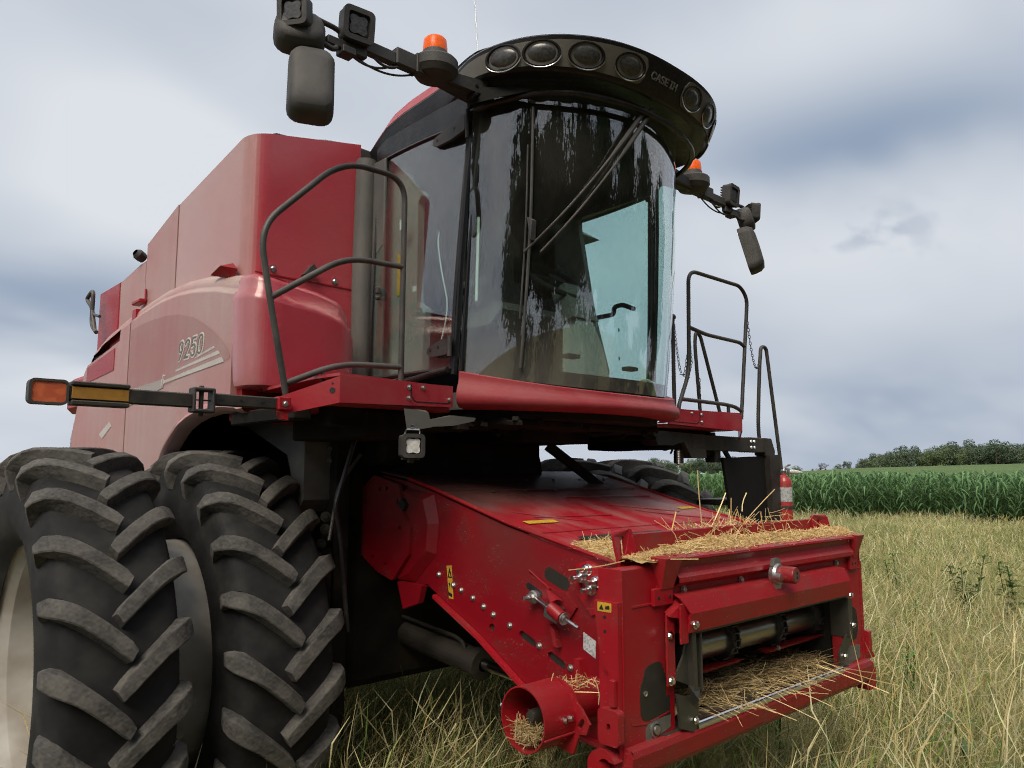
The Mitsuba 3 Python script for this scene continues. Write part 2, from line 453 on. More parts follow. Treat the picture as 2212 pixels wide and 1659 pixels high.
full = np.vstack([PROF[::-1] * [-1, 1], PROF[1:]])
tyre_mesh = lathe([(r, u) for u, r in full], (0, 0, 0), (1, 0, 0), 96)
lugL, lugR = mikit.ply(lug_mesh(-1), 'lug_top', smooth=24), mikit.ply(lug_mesh(1), 'lug_top', smooth=24)
tyre_ply = mikit.ply(tyre_mesh, 'rubber', smooth=True)
rim_mesh = cat(lathe([(.575, -.165), (.58, -.155), (.56, -.15), (.54, -.13), (.515, -.10), (.505, -.03), (.495, .06), (.485, .12), (.46, .16), (.40, .16), (.30, .14), (.18, .12), (.0, .12)], (0, 0, 0), (1, 0, 0), 72),
               lathe([(.575, .165), (.56, .15), (.535, .135), (.52, .1), (.51, -.05)], (0, 0, 0), (1, 0, 0), 72))
rim_bolts = cat([nut((.122, .22 * math.cos(t), .22 * math.sin(t)), (-1, 0, 0), .018, .02) for t in np.arange(10) * 2 * math.pi / 10])
NL = 23
for cx, ph, s in ((-2.0, 0.055, 1), (-1.35, 0.10, 1), (1.35, 0.15, -1), (2.0, .02, -1)):
    tw = T().translate([cx, AXLE_Y, AXLE_Z])
    tk = key(CH + '__tyre')
    scene[tk] = {**tyre_ply, 'to_world': tw}
    for i in range(NL):
        for j, src in enumerate((lugL, lugR)):
            a = math.degrees(ph) + (i + 0.5 * j) * 360 / NL
            k = key(tk + '__lug')
            scene[k] = {**src, 'to_world': tw @ T().rotate([1, 0, 0], a)}
    m = put(rim_mesh if s > 0 else mirror(rim_mesh), None, (cx, AXLE_Y, AXLE_Z))
    rk = P('wheel_rim', m, 'rim_paint', 30)
    sub(rk, 'bolt_ring', put(rim_bolts if s > 0 else mirror(rim_bolts), None, (cx, AXLE_Y, AXLE_Z)), 'steel')
for s in (-1, 1):
    P('dual_spacer', cyl((s * 1.30, AXLE_Y, AXLE_Z), (s * 1.93, AXLE_Y, AXLE_Z), .535, 64), 'rim_paint', 30)
    P('rear_tyre', put(lathe([(r * .72, u) for u, r in full], (0, 0, 0), (1, 0, 0), 48), None, (s * 1.45, 7.7, .67)), 'rubber')
P('front_axle', cat(cyl((-2.0, AXLE_Y, AXLE_Z), (2.0, AXLE_Y, AXLE_Z), .15), bx(-1.05, 1.05, 3.72, 4.16, .72, 1.2, .03)), 'underside')

# ---------------------------------------------------------------- chassis, dark body under the cab
P('chassis', cat(bx(-.86, .30, 3.42, 5.6, .75, 2.02, .04), bx(.28, .8, 3.9, 5.6, .75, 1.9, .04), bx(-.9, .9, 5.6, 8.2, .9, 2.2, .05), bx(-.98, -.90, 3.36, 3.5, .55, 2.02), bx(-1.3, 1.3, 4.4, 6.0, 1.6, 2.1, .05)), 'underside')
P('body_core', cat(bx(-1.38, .80, 3.62, 6.0, 2.13, 2.72, .05), bx(.7, 1.38, 4.6, 6.0, 2.13, 2.72, .05), bx(-.9, .9, 6.0, 8.6, 1.3, 2.6, .05)), 'underside')
P('inner_fender', prism([(3.42, 2.07), (3.42, 1.68), (3.47, 1.62), (3.6, 1.9), (4.2, 2.1)], 'x', -1.12, -.96), 'cab_trim')
P('hydraulic_line', tube([(-.95, 3.1, 2.0), (-1.033, 3.1, 1.975), (-1.131, 3.1, 1.658), (-1.095, 3.1, 1.49), (-1.04, 3.12, 1.1)], .011, .03), 'black_gloss')
P('hydraulic_line', tube([(-.88, 3.3, 1.9), (-1.0, 3.3, 1.75), (-1.1, 3.2, 1.5)], .009, .05), 'black_paint')
for i, (x, y, z) in enumerate([(-.985, 3.42, 1.93), (-.985, 3.42, 1.87), (-1.02, 3.38, 1.6), (-1.02, 3.38, 1.54), (-1.04, 3.38, 1.47), (-1.06, 3.36, 1.42)]):
    P('frame_bolt', nut((x, y, z), (-.5, -.87, 0), .017, .014), 'bare_steel')
k = P('warning_plate', prism(rrect(3.36, 3.43, 1.01, 1.16, .006), 'x', -1.062, -1.06), 'yellow_decal', False)
sub(k, 'warning_symbol', cat(prism(Polygon([(3.37, 1.10), (3.42, 1.10), (3.395, 1.145)]).difference(Polygon([(3.383, 1.107), (3.407, 1.107), (3.395, 1.13)])), 'x', -1.064, -1.0625), prism([(3.375, 1.03), (3.41, 1.025), (3.4, 1.06), (3.385, 1.075)], 'x', -1.064, -1.0625)), 'black_ink', False)
P('bracket_post', bx(-1.06, -1.0, 3.34, 3.5, .6, 1.45), 'underside')

# lift cylinder under the feeder house
k = P('lift_cylinder', cat(cyl((-.5, 3.9, 1.02), (-.5, 2.84, .925), .062, 24), lathe([(.062, 0), (.072, 0), (.072, .05), (.03, .055)], (-.5, 2.86, .926), (0, -1, -.09), 24)), 'black_paint')
sub(k, 'rod', cyl((-.5, 2.88, .93), (-.5, 2.05, .88), .024), 'bright_steel')
sub(k, 'pipe', tube([(-.53, 3.6, 1.08), (-.53, 2.98, 1.03), (-.53, 2.92, 1.01), (-.53, 2.91, .98)], .010, .03), 'black_paint')
k = P('lift_cylinder', cyl((.5, 3.9, 1.02), (.5, 2.84, .925), .062, 24), 'black_paint')
sub(k, 'rod', cyl((.5, 2.88, .93), (.5, 2.05, .88), .024), 'bright_steel')

# ---------------------------------------------------------------- side panels (left side as photographed, mirrored on the far side)
ATOP_Y = [3.18, 3.401, 3.66, 3.931, 4.179, 4.447, 4.738, 4.904, 5.169, 5.533, 5.793, 5.913, 6.2]
ATOP_Z = [2.66, 2.726, 2.785, 2.827, 2.85, 2.856, 2.839, 2.825, 2.795, 2.745, 2.68, 2.60, 2.1]
ztop = lambda y: np.interp(y, ATOP_Y, ATOP_Z)
ARCH_Y = [3.262, 3.303, 3.441, 3.58, 3.738, 3.86, 3.979, 4.08, 4.178, 4.258, 4.36]
ARCH_Z = [2.10, 2.10, 2.112, 2.115, 2.106, 2.085, 2.05, 1.995, 1.928, 1.83, 1.60]
PX = -1.5
DECAL = Polygon([(4.95, 2.672), (4.7, 2.683), (4.514, 2.681), (4.3, 2.67), (4.1, 2.646), (3.9, 2.60), (3.746, 2.542), (3.63, 2.49), (3.554, 2.448), (3.47, 2.39), (3.435, 2.352), (3.43, 2.335), (3.445, 2.322), (3.6, 2.312), (4.0, 2.295), (4.4, 2.262), (4.95, 2.20)]).buffer(-.004)


def panel_x(y, z):
    """outer surface of the side panels, x as a function of (y, z) with a rounded shoulder, a bead and the recessed sweep"""
    y, z = np.asarray(y, float), np.asarray(z, float)
    s = np.clip(ztop(y) - z, 0, None)
    x = PX + .09 * (1 - np.sqrt(np.clip(1 - (1 - np.clip(s / .075, 0, 1)) ** 2, 0, 1)))
    x = x + .024 * (1 - smooth01(.070, .104, s))
    return x


def panel(y0, y1, zlo, ny, nz, cut=None):
    ys = np.linspace(y0, y1, ny)
    v = np.concatenate([np.linspace(0, .82, nz // 2), np.linspace(.83, 1, nz - nz // 2)])
    Y = np.repeat(ys[:, None], nz, 1)
    lo = np.array([zlo(y) for y in ys])[:, None]
    Z = lo + (ztop(Y) - lo) * v
    X = panel_x(Y, Z)
    G = np.stack([X, Y, Z], -1)
    Gin = np.concatenate([(G[:, :1] + [.05, 0, 0]), G, G[:, -1:] + [.09, 0, 0]], 1)
    Gin = np.concatenate([Gin[:1] + [.05, 0, 0], Gin, Gin[-1:] + [.05, 0, 0]], 0)
    return grid(Gin)


archlo = lambda y: np.interp(y, ARCH_Y, ARCH_Z) if y < 4.36 else 1.60
main_panel = panel(3.418, 4.925, archlo, 110, 60)
rear_low = lambda y: np.interp(y, [4.9, 6.2], [1.7, 1.75])
VENT = Polygon([(5.119, 2.712), (5.136, 2.626), (5.854, 2.541), (5.84, 2.614)])
rp = panel(4.945, 6.16, rear_low, 90, 70)
c = rp.triangles_center
hole = shapely.contains(VENT.buffer(-.004), shapely.points(c[:, 1], c[:, 2]))
rp = trimesh.Trimesh(rp.vertices, rp.faces[~hole], process=False)
for f in (lambda m: m, mirror):
    if f is not mirror:
        main_key = P('side_panel', main_panel, 'red_dusty', 40)
    P('rear_side_panel', f(rp), 'red_dusty', 40)
    P('panel_gap', f(bx(-1.485, -1.40, 4.90, 4.97, 1.9, 2.80, 0)), 'red_worn', False)
    if f is mirror:
        continue
    P('panel_gap', f(bx(-1.47, -1.40, 3.36, 3.44, 2.15, 2.70, 0)), 'red_worn', False)
    # wheel arch lip
    yy = np.linspace(3.20, 4.34, 40)
    zz = np.interp(yy, ARCH_Y, ARCH_Z)
    zz[0:3] = 2.09
    lip = []
    for y, z in zip(yy, zz):
        n_ = np.array([3.62 - y, 1.55 - z])
        n_ /= np.linalg.norm(n_)
        lip.append([[PX - .004, y - n_[0] * .03, z - n_[1] * .03], [PX - .03, y - n_[0] * .012, z - n_[1] * .012], [PX - .036, y + n_[0] * .006, z + n_[1] * .006], [PX - .02, y + n_[0] * .022, z + n_[1] * .022], [PX + .02, y + n_[0] * .03, z + n_[1] * .03], [PX + .04, y + n_[0] * .03, z + n_[1] * .03]])
    P('wheel_arch_lip', f(grid(np.array(lip))), 'red_dusty', 50)
k = P('vent_cavity', cat(bx(-1.40, -1.38, 5.05, 5.95, 2.35, 2.75, 0), bx(-1.46, -1.39, 5.28, 5.5, 2.45, 2.72, .01)), 'red_worn', False)
sub(k, 'grille', cat(bx(-1.46, -1.41, 5.12, 5.22, 2.58, 2.74, .01), bx(-1.46, -1.41, 5.62, 5.86, 2.5, 2.62, .01)), 'cab_black', False)
gy = np.linspace(5.22, 5.83, 14)
G = np.array([[[panel_x(y, z) - .004, y, z] for z in np.linspace(np.interp(y, [5.22, 5.83], [2.455, 2.425]), np.interp(y, [5.22, 5.83], [2.595, 2.53]), 6)] for y in gy])
P('service_flap', slab(G, np.array([.012, 0, 0])), 'red_worn', 30)
P('side_emblem', prism([(5.45, 2.06), (5.25, 2.13), (5.2, 2.10), (5.38, 2.03)], 'x', PX - .003, PX + .01), 'silver_decal', False)

# printed sweep on the panel
pm = prism(DECAL.buffer(-.004), 'x', 0, .001)
top_f = pm.triangles_center[:, 0] < 1e-6
pm = trimesh.Trimesh(pm.vertices, pm.faces[top_f], process=True)
for _ in range(4):
    pm = pm.subdivide()
v = np.array(pm.vertices)
keep = (v[pm.faces][:, :, 1].max(1) < 4.922)
pm = trimesh.Trimesh(np.stack([panel_x(v[:, 1], v[:, 2]) - .002, v[:, 1], v[:, 2]], 1), pm.faces[keep], process=False)
sub(main_key, 'sweep_print', pm, 'sweep_film', False)

# number and stripes on the panel


def on_panel(tm, y_left, z_base, lift, shear=0.0):
    """a text mesh (x right, y up, z out) laid on the left side panel, reading towards the front"""
    v = np.array(tm.vertices)
    y, z = y_left - v[:, 0] - 0 * v[:, 1], z_base + v[:, 1] + shear * v[:, 0]
    y = y - .18 * v[:, 1]
    return trimesh.Trimesh(np.stack([panel_x(y, z) - lift - v[:, 2], y, z], 1), tm.faces, process=False)


dig = meshkit.text_mesh('9250', .098, .0012, bold=True)
halo = cat([put(dig, None, (.0046 * math.cos(t), .0046 * math.sin(t), .00004 * i)) for i, t in enumerate(np.arange(8) * math.pi / 4)])
sub(main_key, 'number_outline', on_panel(halo.subdivide(), 4.105, 2.388, .0030, .018), 'white_decal', False)
sub(main_key, 'number', on_panel(meshkit.text_mesh('9250', .098, .0015).subdivide(), 4.105, 2.388, .0046, .018), 'dark_decal', False)
for (ya, za, yb, zb, h) in ((3.86, 2.376, 3.60, 2.402, .010), (4.124, 2.335, 3.545, 2.366, .018), (4.40, 2.285, 3.498, 2.322, .026)):
    ys = np.linspace(ya, yb, 24)
    z0 = za + (zb - za) * (ys - ya) / (yb - ya)
    hh = h * np.linspace(.45, 1, 24)
    G = np.stack([np.stack([panel_x(ys, z0) - .0036, ys, z0], 1), np.stack([panel_x(ys, z0 + hh) - .0036, ys + .03 * (ys < ya - .05), z0 + hh], 1)], 1)
    sub(main_key, 'stripe', slab(G, np.array([.0035, 0, 0])), 'silver_decal', False)
ys = np.linspace(4.9, 4.3, 14)
G = np.stack([np.stack([panel_x(ys, ys * 0 + 2.25) - .0015, ys, np.interp(ys, [4.3, 4.9], [2.268, 2.20])], 1), np.stack([panel_x(ys, ys * 0 + 2.3) - .0015, ys, np.interp(ys, [4.3, 4.9], [2.315, 2.30])], 1)], 1)
sub(main_key, 'stripe', slab(G - [.0022, 0, 0], np.array([.003, 0, 0])), 'film_grey', False)
sub(main_key, 'emblem', on_panel(cat(put(meshkit.text_mesh('T', .05, .0015), None, (.02, 0, 0)), put(meshkit.text_mesh('/', .055, .0015), None, (0, 0, 0))).subdivide(), 4.335, 2.285, .003), 'white_decal', False)

# glossy front bulge panel
OUT = [(-1.497, 3.40), (-1.50, 3.33), (-1.488, 3.27), (-1.45, 3.228), (-1.39, 3.212), (-1.25, 3.225), (-1.1, 3.245), (-1.0, 3.27), (-.94, 3.32), (-.91, 3.40)]
o = fillet([np.array(p + (0.,)) for p in OUT], .05, 5)[:, :2]
dist = np.concatenate([[0], np.cumsum(np.linalg.norm(np.diff(o, axis=0), axis=1))])
dn = dist / dist[-1]
nrm = np.gradient(o, axis=0)
nrm = np.stack([nrm[:, 1], -nrm[:, 0]], 1)
nrm /= np.linalg.norm(nrm, axis=1, keepdims=True)
nrm *= np.sign((nrm * (o - [-1.1, 3.6])).sum(1))[:, None]
zt_ = np.interp(dn, [0, .12, .35, .6, .75, .86, .94, 1], [2.722, 2.715, 2.69, 2.672, 2.648, 2.60, 2.52, 2.44])
rings = []
for f_, off, dz in ((1.0, -.22, .0), (1.0, -.10, .0), (1.0, -.035, -.004), (1.0, -.018, -.014), (1.0, -.012, -.035), (1.0, -.008, -.075), (1.0, .010, -.10), (1.0, .016, -.13), (.62, .012, 0), (.3, .006, 0), (.1, .0, 0), (.03, -.006, 0), (0, -.03, 0), (0, -.20, .01)):
    zb = 2.185
    z = np.where(f_ < 1, zb + (zt_ - .13 - zb) * f_, zt_ + dz)
    rings.append(np.concatenate([o + nrm * off, z[:, None]], 1))
fp = grid(np.array(rings))
for f in (lambda m: m,):
    P('front_panel', f(fp), 'red_glossy', 45)
    P('tank_skirt', f(cat(bx(-1.36, -.80, 3.512, 3.56, 2.30, 2.79, .003), bx(-1.42, -1.0, 3.45, 3.62, 2.05, 2.5, .01))), 'red_worn')

# ---------------------------------------------------------------- grain tank
for f in (lambda m: m, mirror):
    # plan outline with rounded corner at front-left
    pl = fillet([np.array(p) for p in ((-.80, 3.50, 0), (-1.41, 3.50, 0), (-1.42, 4.43, 0))], .11, 10)
    x, y = pl[:, 0], pl[:, 1]
    zt = np.where(y <= 3.61, np.interp(x, [-1.41, -.80], [3.475, 3.590]), np.interp(y, [3.575, 4.43], [3.475, 3.348]))
    rings = [np.stack([x, y, 0 * x + b], 1) for b in (2.42, 2.775)]
    rings += [np.stack([x, y, zt - .012], 1), np.stack([x + (np.sign(-1.2 - x) * .0), y, zt - .004], 1)]
    cen = np.array([-1.1, 3.9])
    ins = np.stack([x, y], 1) + (cen - np.stack([x, y], 1)) * np.array([.03, .03])
    rings += [np.concatenate([ins, zt[:, None]], 1), np.concatenate([ins, (zt - .25)[:, None]], 1)]
    gt = grid(np.array(rings))
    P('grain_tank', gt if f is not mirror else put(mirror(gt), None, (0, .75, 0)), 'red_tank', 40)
    if f is mirror:
        continue
    # dusty outer side sheets
    yy = np.array([4.437, 4.6, 4.95])
    G = np.stack([np.stack([0 * yy - 1.424, yy, 0 * yy + 2.4], 1), np.stack([0 * yy - 1.424, yy, np.interp(yy, [4.437, 4.955], [3.345, 3.222])], 1)], 1)
    P('tank_side_sheet', f(slab(G, np.array([.03, 0, 0]))), 'red_dusty', False)
    P('panel_bracket', f(hull([(-1.43, 3.56, 2.79), (-1.50, 3.60, 2.80), (-1.43, 3.60, 2.745), (-1.50, 3.72, 2.775), (-1.43, 3.72, 2.82), (-1.43, 3.62, 2.83)])), 'red_worn', False)
    P('panel_bracket', f(cat(bx(-1.47, -1.42, 4.90, 5.05, 2.845, 2.87), bx(-1.44, -1.43, 4.89, 4.91, 2.85, 2.93))), 'red_worn', False)
for x, z in ((-1.28, 2.805), (-.94, 2.80)):
    P('panel_bolt', nut((x, 3.498, z), (0, -1, 0), .012, .010), 'bright_steel')
P('tank_seam', bx(-1.37, -.80, 3.4955, 3.50, 2.771, 2.778, 0), 'red_worn', False)
P('mounting_tab', cat(prism([(-1.13, 2.80), (-1.06, 2.80), (-1.06, 2.84), (-1.08, 2.86)], 'y', 3.46, 3.499)), 'rail_paint')
P('tank_cover', hull([(-1.25, 3.56, 3.50), (-.85, 3.56, 3.60), (-1.22, 3.8, 3.60), (-.85, 3.8, 3.70), (-1.2, 5.0, 3.45), (1.2, 5.0, 3.45), (1.25, 3.56, 3.50), (.85, 3.8, 3.70)]), 'black_plastic', False)
P('tank_mast', hull([(-1.27, 3.60, 3.46), (-1.27, 3.60, 3.535), (-1.24, 3.60, 3.55), (-1.05, 3.62, 3.57), (-.85, 3.62, 3.575), (-.85, 3.62, 3.5), (-1.24, 3.66, 3.55)]), 'black_plastic', False)

# rear upper body: engine deck with guard rail
P('engine_deck', cat(prism([(4.97, 2.7), (4.97, 3.13), (5.11, 3.136), (5.5, 3.076), (5.52, 2.7)], 'x', -1.40, 1.40), bx(-1.41, 1.41, 5.53, 6.0, 2.6, 3.10, .01), bx(-1.0, 1.0, 6.0, 8.6, 2.4, 2.75, .05)), 'red_worn')
gy = np.linspace(5.0, 5.5, 10)
G = np.stack([np.stack([0 * gy - 1.41, gy, 0 * gy + 2.75], 1), np.stack([-1.412 + 0 * gy, gy, 3.13 - .045 * ((gy - 5.1) / .4).clip(0) ** 1.0], 1)], 1)
P('deck_side_sheet', slab(G, np.array([.008, 0, 0])), 'red_dusty', False)
P('rear_lamp', lathe([(0, 0), (.03, 0), (.035, .02), (.035, .05), (.02, .07)], (-1.40, 5.09, 3.165), (-.6, -.2, .3), 14), 'black_plastic')
P('rear_guard_rail', cat(tube([(-1.50, 5.68, 2.76), (-1.50, 5.81, 2.83), (-1.50, 5.815, 3.08), (-1.50, 5.98, 3.04), (-1.50, 5.83, 2.96), (-1.50, 5.72, 2.78)], .014, .05), tube([(-1.50, 5.78, 2.90), (-1.50, 5.62, 2.86)], .010, .02)), 'rail_paint')

# ---------------------------------------------------------------- platforms
for s, f in ((-1, lambda m: m), (1, mirror)):
    pts = [(-.80, 2.68), (-1.428, 2.574), (-1.45, 2.76), (-1.40, 3.30), (-.80, 3.42)]
    k = P('platform', f(cat(prism(pts, 'z', 2.176, 2.188), prism([(-.80, 2.70), (-1.42, 2.60), (-1.45, 2.72), (-1.40, 3.2), (-1.3, 3.38), (-.80, 3.38)], 'z', 2.078, 2.10))), 'red_platform')
    # fascia sheets
    a, b, c_ = np.array([-.803, 2.672]), np.array([-1.432, 2.566]), np.array([-1.62, 2.70])
    for p, q, z0, z1, w0, w1 in ((a, b, 2.098, 2.192, 2.072, 2.174), (b, c_, 2.072, 2.174, 2.020, 2.088)):
        G = np.array([[[p[0], p[1], z0], [q[0], q[1], w0]], [[p[0], p[1], z1], [q[0], q[1], w1]]])
        nn = np.array([q[1] - p[1], -(q[0] - p[0]), 0])
        nn /= np.linalg.norm(nn)
        nn *= -np.sign(nn[1]) * np.sign(-1)
        nn = nn if nn[1] > 0 else -nn
        sub(k, 'fascia_sheet', f(slab(G, nn * .008)), 'red_platform', False)
    fn = np.array([.106 * -1, -.63, 0])
    fn = np.array([-.166, -.986, 0.]) if False else np.array([.166, -.986, 0.])
    for t, dz in ((.43, .045), (.43, -.02), (.30, .05), (.04, -.01)):
        p = a + (b - a) * t
        zc = 2.137 + (2.123 - 2.137) * t + dz * .7
        sub(k, 'bolt', f(nut((p[0], p[1] - .001, zc), fn, .008, .007)), 'steel')
    dpoly = LR = shapely.LineString([(.02, .085), (.02, .04), (.035, .022), (.05, .015), (.24, .015), (.26, .02)]).buffer(.0022)
    m = trimesh.creation.extrude_polygon(dpoly, .003, engine='earcut')
    dirv = np.array([b[0] - a[0], b[1] - a[1], -.02]) / np.linalg.norm(b - a)
    V = np.array(m.vertices)
    W = np.array([a[0], a[1], 2.098]) + np.outer(.28 - V[:, 0], dirv) + np.outer(V[:, 1], [0, 0, 1]) + np.outer(V[:, 2] - .001, fn)
    sub(k, 'cover_seam', f(trimesh.Trimesh(W, m.faces, process=False)), 'black_ink', False)
    fc = b + (c_ - b) * .12
    n2 = np.array([-.58, -.81, 0])
    sub(k, 'hole', f(cat(lathe([(0, 0), (.011, 0), (.011, .002), (0, .002)], (fc[0], fc[1], 2.118), n2, 12), lathe([(0, 0), (.004, 0), (.004, .002), (0, .002)], (fc[0], fc[1], 2.145), n2, 8))), 'black_ink', False)
    P('platform_frame', f(cat(bx(-1.35, -.76, 2.78, 2.88, 2.0, 2.08), bx(-1.2, -.9, 2.75, 3.4, 1.96, 2.07, .01), bx(-1.5, -1.42, 2.8, 3.4, 2.02, 2.078))), 'underside', False)

# marker arm, folded out to the left
k = P('marker_arm', cat(bx(-1.875, -1.64, 2.645, 2.675, 2.040, 2.082, .004), bx(-2.325, -1.945, 2.645, 2.675, 2.028, 2.076, .004), bx(-2.318, -2.15, 2.635, 2.685, 2.014, 2.029, .003), bx(-2.318, -2.15, 2.635, 2.685, 2.075, 2.088, .003), bx(-2.33, -2.318, 2.65, 2.67, 2.03, 2.075)), 'black_paint')
sub(k, 'joint', cat(bx(-1.95, -1.94, 2.635, 2.685, 2.018, 2.094), bx(-1.884, -1.874, 2.635, 2.685, 2.018, 2.094), bx(-1.95, -1.874, 2.635, 2.685, 2.086, 2.098), bx(-1.95, -1.874, 2.635, 2.685, 2.012, 2.024), bx(-1.95, -1.874, 2.657, 2.663, 2.053, 2.058), cyl((-1.915, 2.66, 2.0), (-1.915, 2.66, 2.105), .008, 10)), 'black_plastic')
sub(k, 'reflector_strip', bx(-2.316, -2.152, 2.641, 2.6445, 2.034, 2.071, .001), 'amber_reflector')
sub(k, 'end_lens', put(prism(rrect(-2.425, -2.330, 2.018, 2.083, .012), 'y', 2.645, 2.672), None), 'red_reflector')
sub(k, 'lens_frame', prism(rrect(-2.431, -2.324, 2.012, 2.089, .016).difference(rrect(-2.424, -2.331, 2.019, 2.082, .012)), 'y', 2.640, 2.680), 'black_plastic', False)
sub(k, 'hole', cat([lathe([(0, 0), (.005, 0), (.005, .002), (0, .002)], (x, 2.644, 2.063), (0, -1, 0), 10) for x in (-1.85, -1.78, -1.70)]), 'black_ink', False)
sub(k, 'mount', cat(bx(-1.645, -1.595, 2.630, 2.68, 2.036, 2.086, .004), prism([(-1.63, 2.03), (-1.605, 2.03), (-1.60, 2.0), (-1.62, 2.004)], 'y', 2.64, 2.68)), 'red_worn')
sub(k, 'bolt', nut((-1.62, 2.629, 2.06), (0, -1, 0), .008, .006), 'steel')

# hand rails
r_ = .0125
k = P('hand_rail', cat(tube([(-1.573, 2.72, 2.10), (-1.653, 2.72, 2.467), (-1.705, 2.72, 2.735), (-1.41, 2.72, 3.04), (-1.30, 2.72, 3.095), (-1.045, 2.72, 3.10), (-1.05, 2.72, 2.17)], r_, .11, 12, 9),
                       tube([(-1.653, 2.72, 2.467), (-1.33, 2.72, 2.69), (-1.05, 2.72, 2.70)], r_, .11, 12, 9), tube([(-1.574, 2.72, 2.147), (-1.35, 2.72, 2.245), (-1.05, 2.72, 2.259)], r_, .11, 12, 9),
                       tube([(-1.42, 2.72, 2.214), (-1.42, 2.72, 2.165)], .009, 0)), 'rail_paint', 40)
k = P('hand_rail', cat(tube([(.972, 2.72, 2.18), (.978, 2.72, 2.22), (1.095, 2.72, 2.434), (1.115, 2.72, 3.085), (1.73, 2.72, 3.085), (1.815, 2.72, 3.01), (1.685, 2.72, 2.17)], r_, .09, 12, 9),
                       tube([(1.11, 2.72, 2.717), (1.30, 2.72, 2.694), (1.70, 2.72, 2.69), (1.767, 2.72, 2.665)], r_, .06, 12), tube([(1.0, 2.72, 2.26), (1.5, 2.72, 2.257), (1.62, 2.72, 2.247), (1.70, 2.72, 2.22)], r_, .05, 12), tube([(1.53, 2.72, 2.25), (1.53, 2.72, 2.17)], .011, 0)), 'rail_paint', 40)
P('gate_post', cat(cyl((1.044, 2.8, 2.17), (1.048, 2.8, 2.77), .0125, 12), trimesh.creation.icosphere(2, .021).apply_translation((1.049, 2.8, 2.785))), 'rail_paint')
P('ladder_gate', cat(tube([(1.632, 3.0, 2.19), (1.585, 3.0, 2.70), (1.60, 3.0, 2.79), (1.655, 3.0, 2.77), (1.895, 3.0, 2.19)], .0125, .07, 12)), 'rail_paint')


def chain(P_, pitch=.026):
    P_ = np.array(P_, float)
    d_ = np.concatenate([[0], np.cumsum(np.linalg.norm(np.diff(P_, axis=0), axis=1))])
    out = []
    n_ = int(d_[-1] / pitch)
    link = trimesh.creation.torus(.0075, .0022, major_sections=12, minor_sections=5)
    link = trimesh.Trimesh(np.array(link.vertices) * [1.75, 1, 1], link.faces, process=False)
    for i in range(n_):
        c0 = np.array([np.interp((i + .5) * pitch, d_, P_[:, j]) for j in range(3)])
        c1 = np.array([np.interp((i + .9) * pitch, d_, P_[:, j]) for j in range(3)])
        t = (c1 - c0) / (np.linalg.norm(c1 - c0) + 1e-9)
        a_, b_ = frame(t)
        if i % 2:
            a_, b_ = b_, -a_
        out.append(put(link, np.stack([t, a_, b_], 1), c0))
    return cat(out)


def sag(a, b, drop, n=14):
    t = np.linspace(0, 1, n)[:, None]
    p = np.array(a) * (1 - t) + np.array(b) * t
    p[:, 2] -= drop * 4 * (t[:, 0] * (1 - t[:, 0]))
    return p


P('safety_chain', chain(sag((1.80, 2.72, 2.90), (2.26, 2.9, 2.62), .16)), 'rail_paint')
P('safety_chain', chain(sag((1.062, 2.8, 2.74), (1.095, 2.73, 2.55), .22, 24)), 'rail_paint')
P('safety_chain', chain(np.array([(1.12, 2.73, 2.66), (1.125, 2.72, 2.5), (1.085, 2.72, 2.40), (1.03, 2.74, 2.42)])), 'rail_paint')
P('safety_chain', chain(np.array([(1.60, 2.98, 2.46), (1.60, 2.98, 2.25), (1.57, 2.95, 2.20)])), 'rail_paint')
# ladder on the far side with its brackets
k = P('ladder', cat(tube([(2.235, 2.9, 1.95), (2.218, 2.9, 2.175), (2.268, 2.9, 2.587), (2.30, 2.9, 2.755), (2.375, 2.9, 2.755), (2.53, 2.9, 1.87), (2.55, 2.9, 1.2)], .0135, .06, 12, 8)), 'rail_paint')
sub(k, 'beam', cat(bx(1.08, 1.77, 2.72, 2.80, 1.955, 2.05, .004), bx(1.765, 1.98, 2.715, 2.80, 1.953, 2.053, .004), prism([(1.98, 1.935), (1.98, 2.054), (2.07, 2.052), (2.115, 1.965), (2.11, 1.935)], 'y', 2.72, 2.80), prism([(.72, 2.03), (.76, 1.975), (.90, 1.975), (1.02, 2.0), (1.10, 1.905), (1.26, 1.905), (1.25, 2.05), (.72, 2.06)], 'y', 2.72, 2.82)), 'black_paint')
sub(k, 'guard_plate', prism([(1.48, 1.91), (2.0, 1.93), (2.05, 1.45), (1.585, 1.44)], 'y', 2.74, 2.76), 'cab_black')
sub(k, 'side_rail', prism([(2.0, 1.935), (2.13, 1.94), (2.155, 1.45), (2.03, 1.45)], 'y', 2.70, 2.80), 'black_paint', False)
sub(k, 'hanger', bx(1.42, 1.49, 2.76, 2.84, 1.88, 1.96), 'black_paint', False)
sub(k, 'brace', prism([(1.56, 1.96), (1.60, 1.96), (1.66, 1.90), (1.62, 1.90)], 'y', 2.78, 2.80), 'black_paint', False)
sub(k, 'cross_rail', bx(1.10, 1.42, 2.80, 2.81, 1.925, 1.95, 0), 'black_paint', False)
sub(k, 'step', cat([bx(1.62, 2.5, 2.82, 3.05, z, z + .04) for z in (.55, .9, 1.25, 1.6)]), 'black_paint', False)
sub(k, 'bolt', cat([nut((x, 2.714, z), (0, -1, 0), .008, .006) for x in (1.79, 1.83) for z in (1.985, 2.025)]), 'bright_steel')

# ---------------------------------------------------------------- cab
GC, GR = np.array([0.0, 3.0]), .795
gshift = lambda z: np.where(z < 3.1, .085 * (np.clip(3.1 - z, 0, 1) / .9) ** 1.4, -.035 * np.clip(z - 3.1, 0, 1))


def gpt(th, z, r=GR):
    th, z = np.broadcast_arrays(np.asarray(th, float), np.asarray(z, float))
    return np.stack([GC[0] + r * np.sin(th), GC[1] - r * np.cos(th) + gshift(z), z], -1)


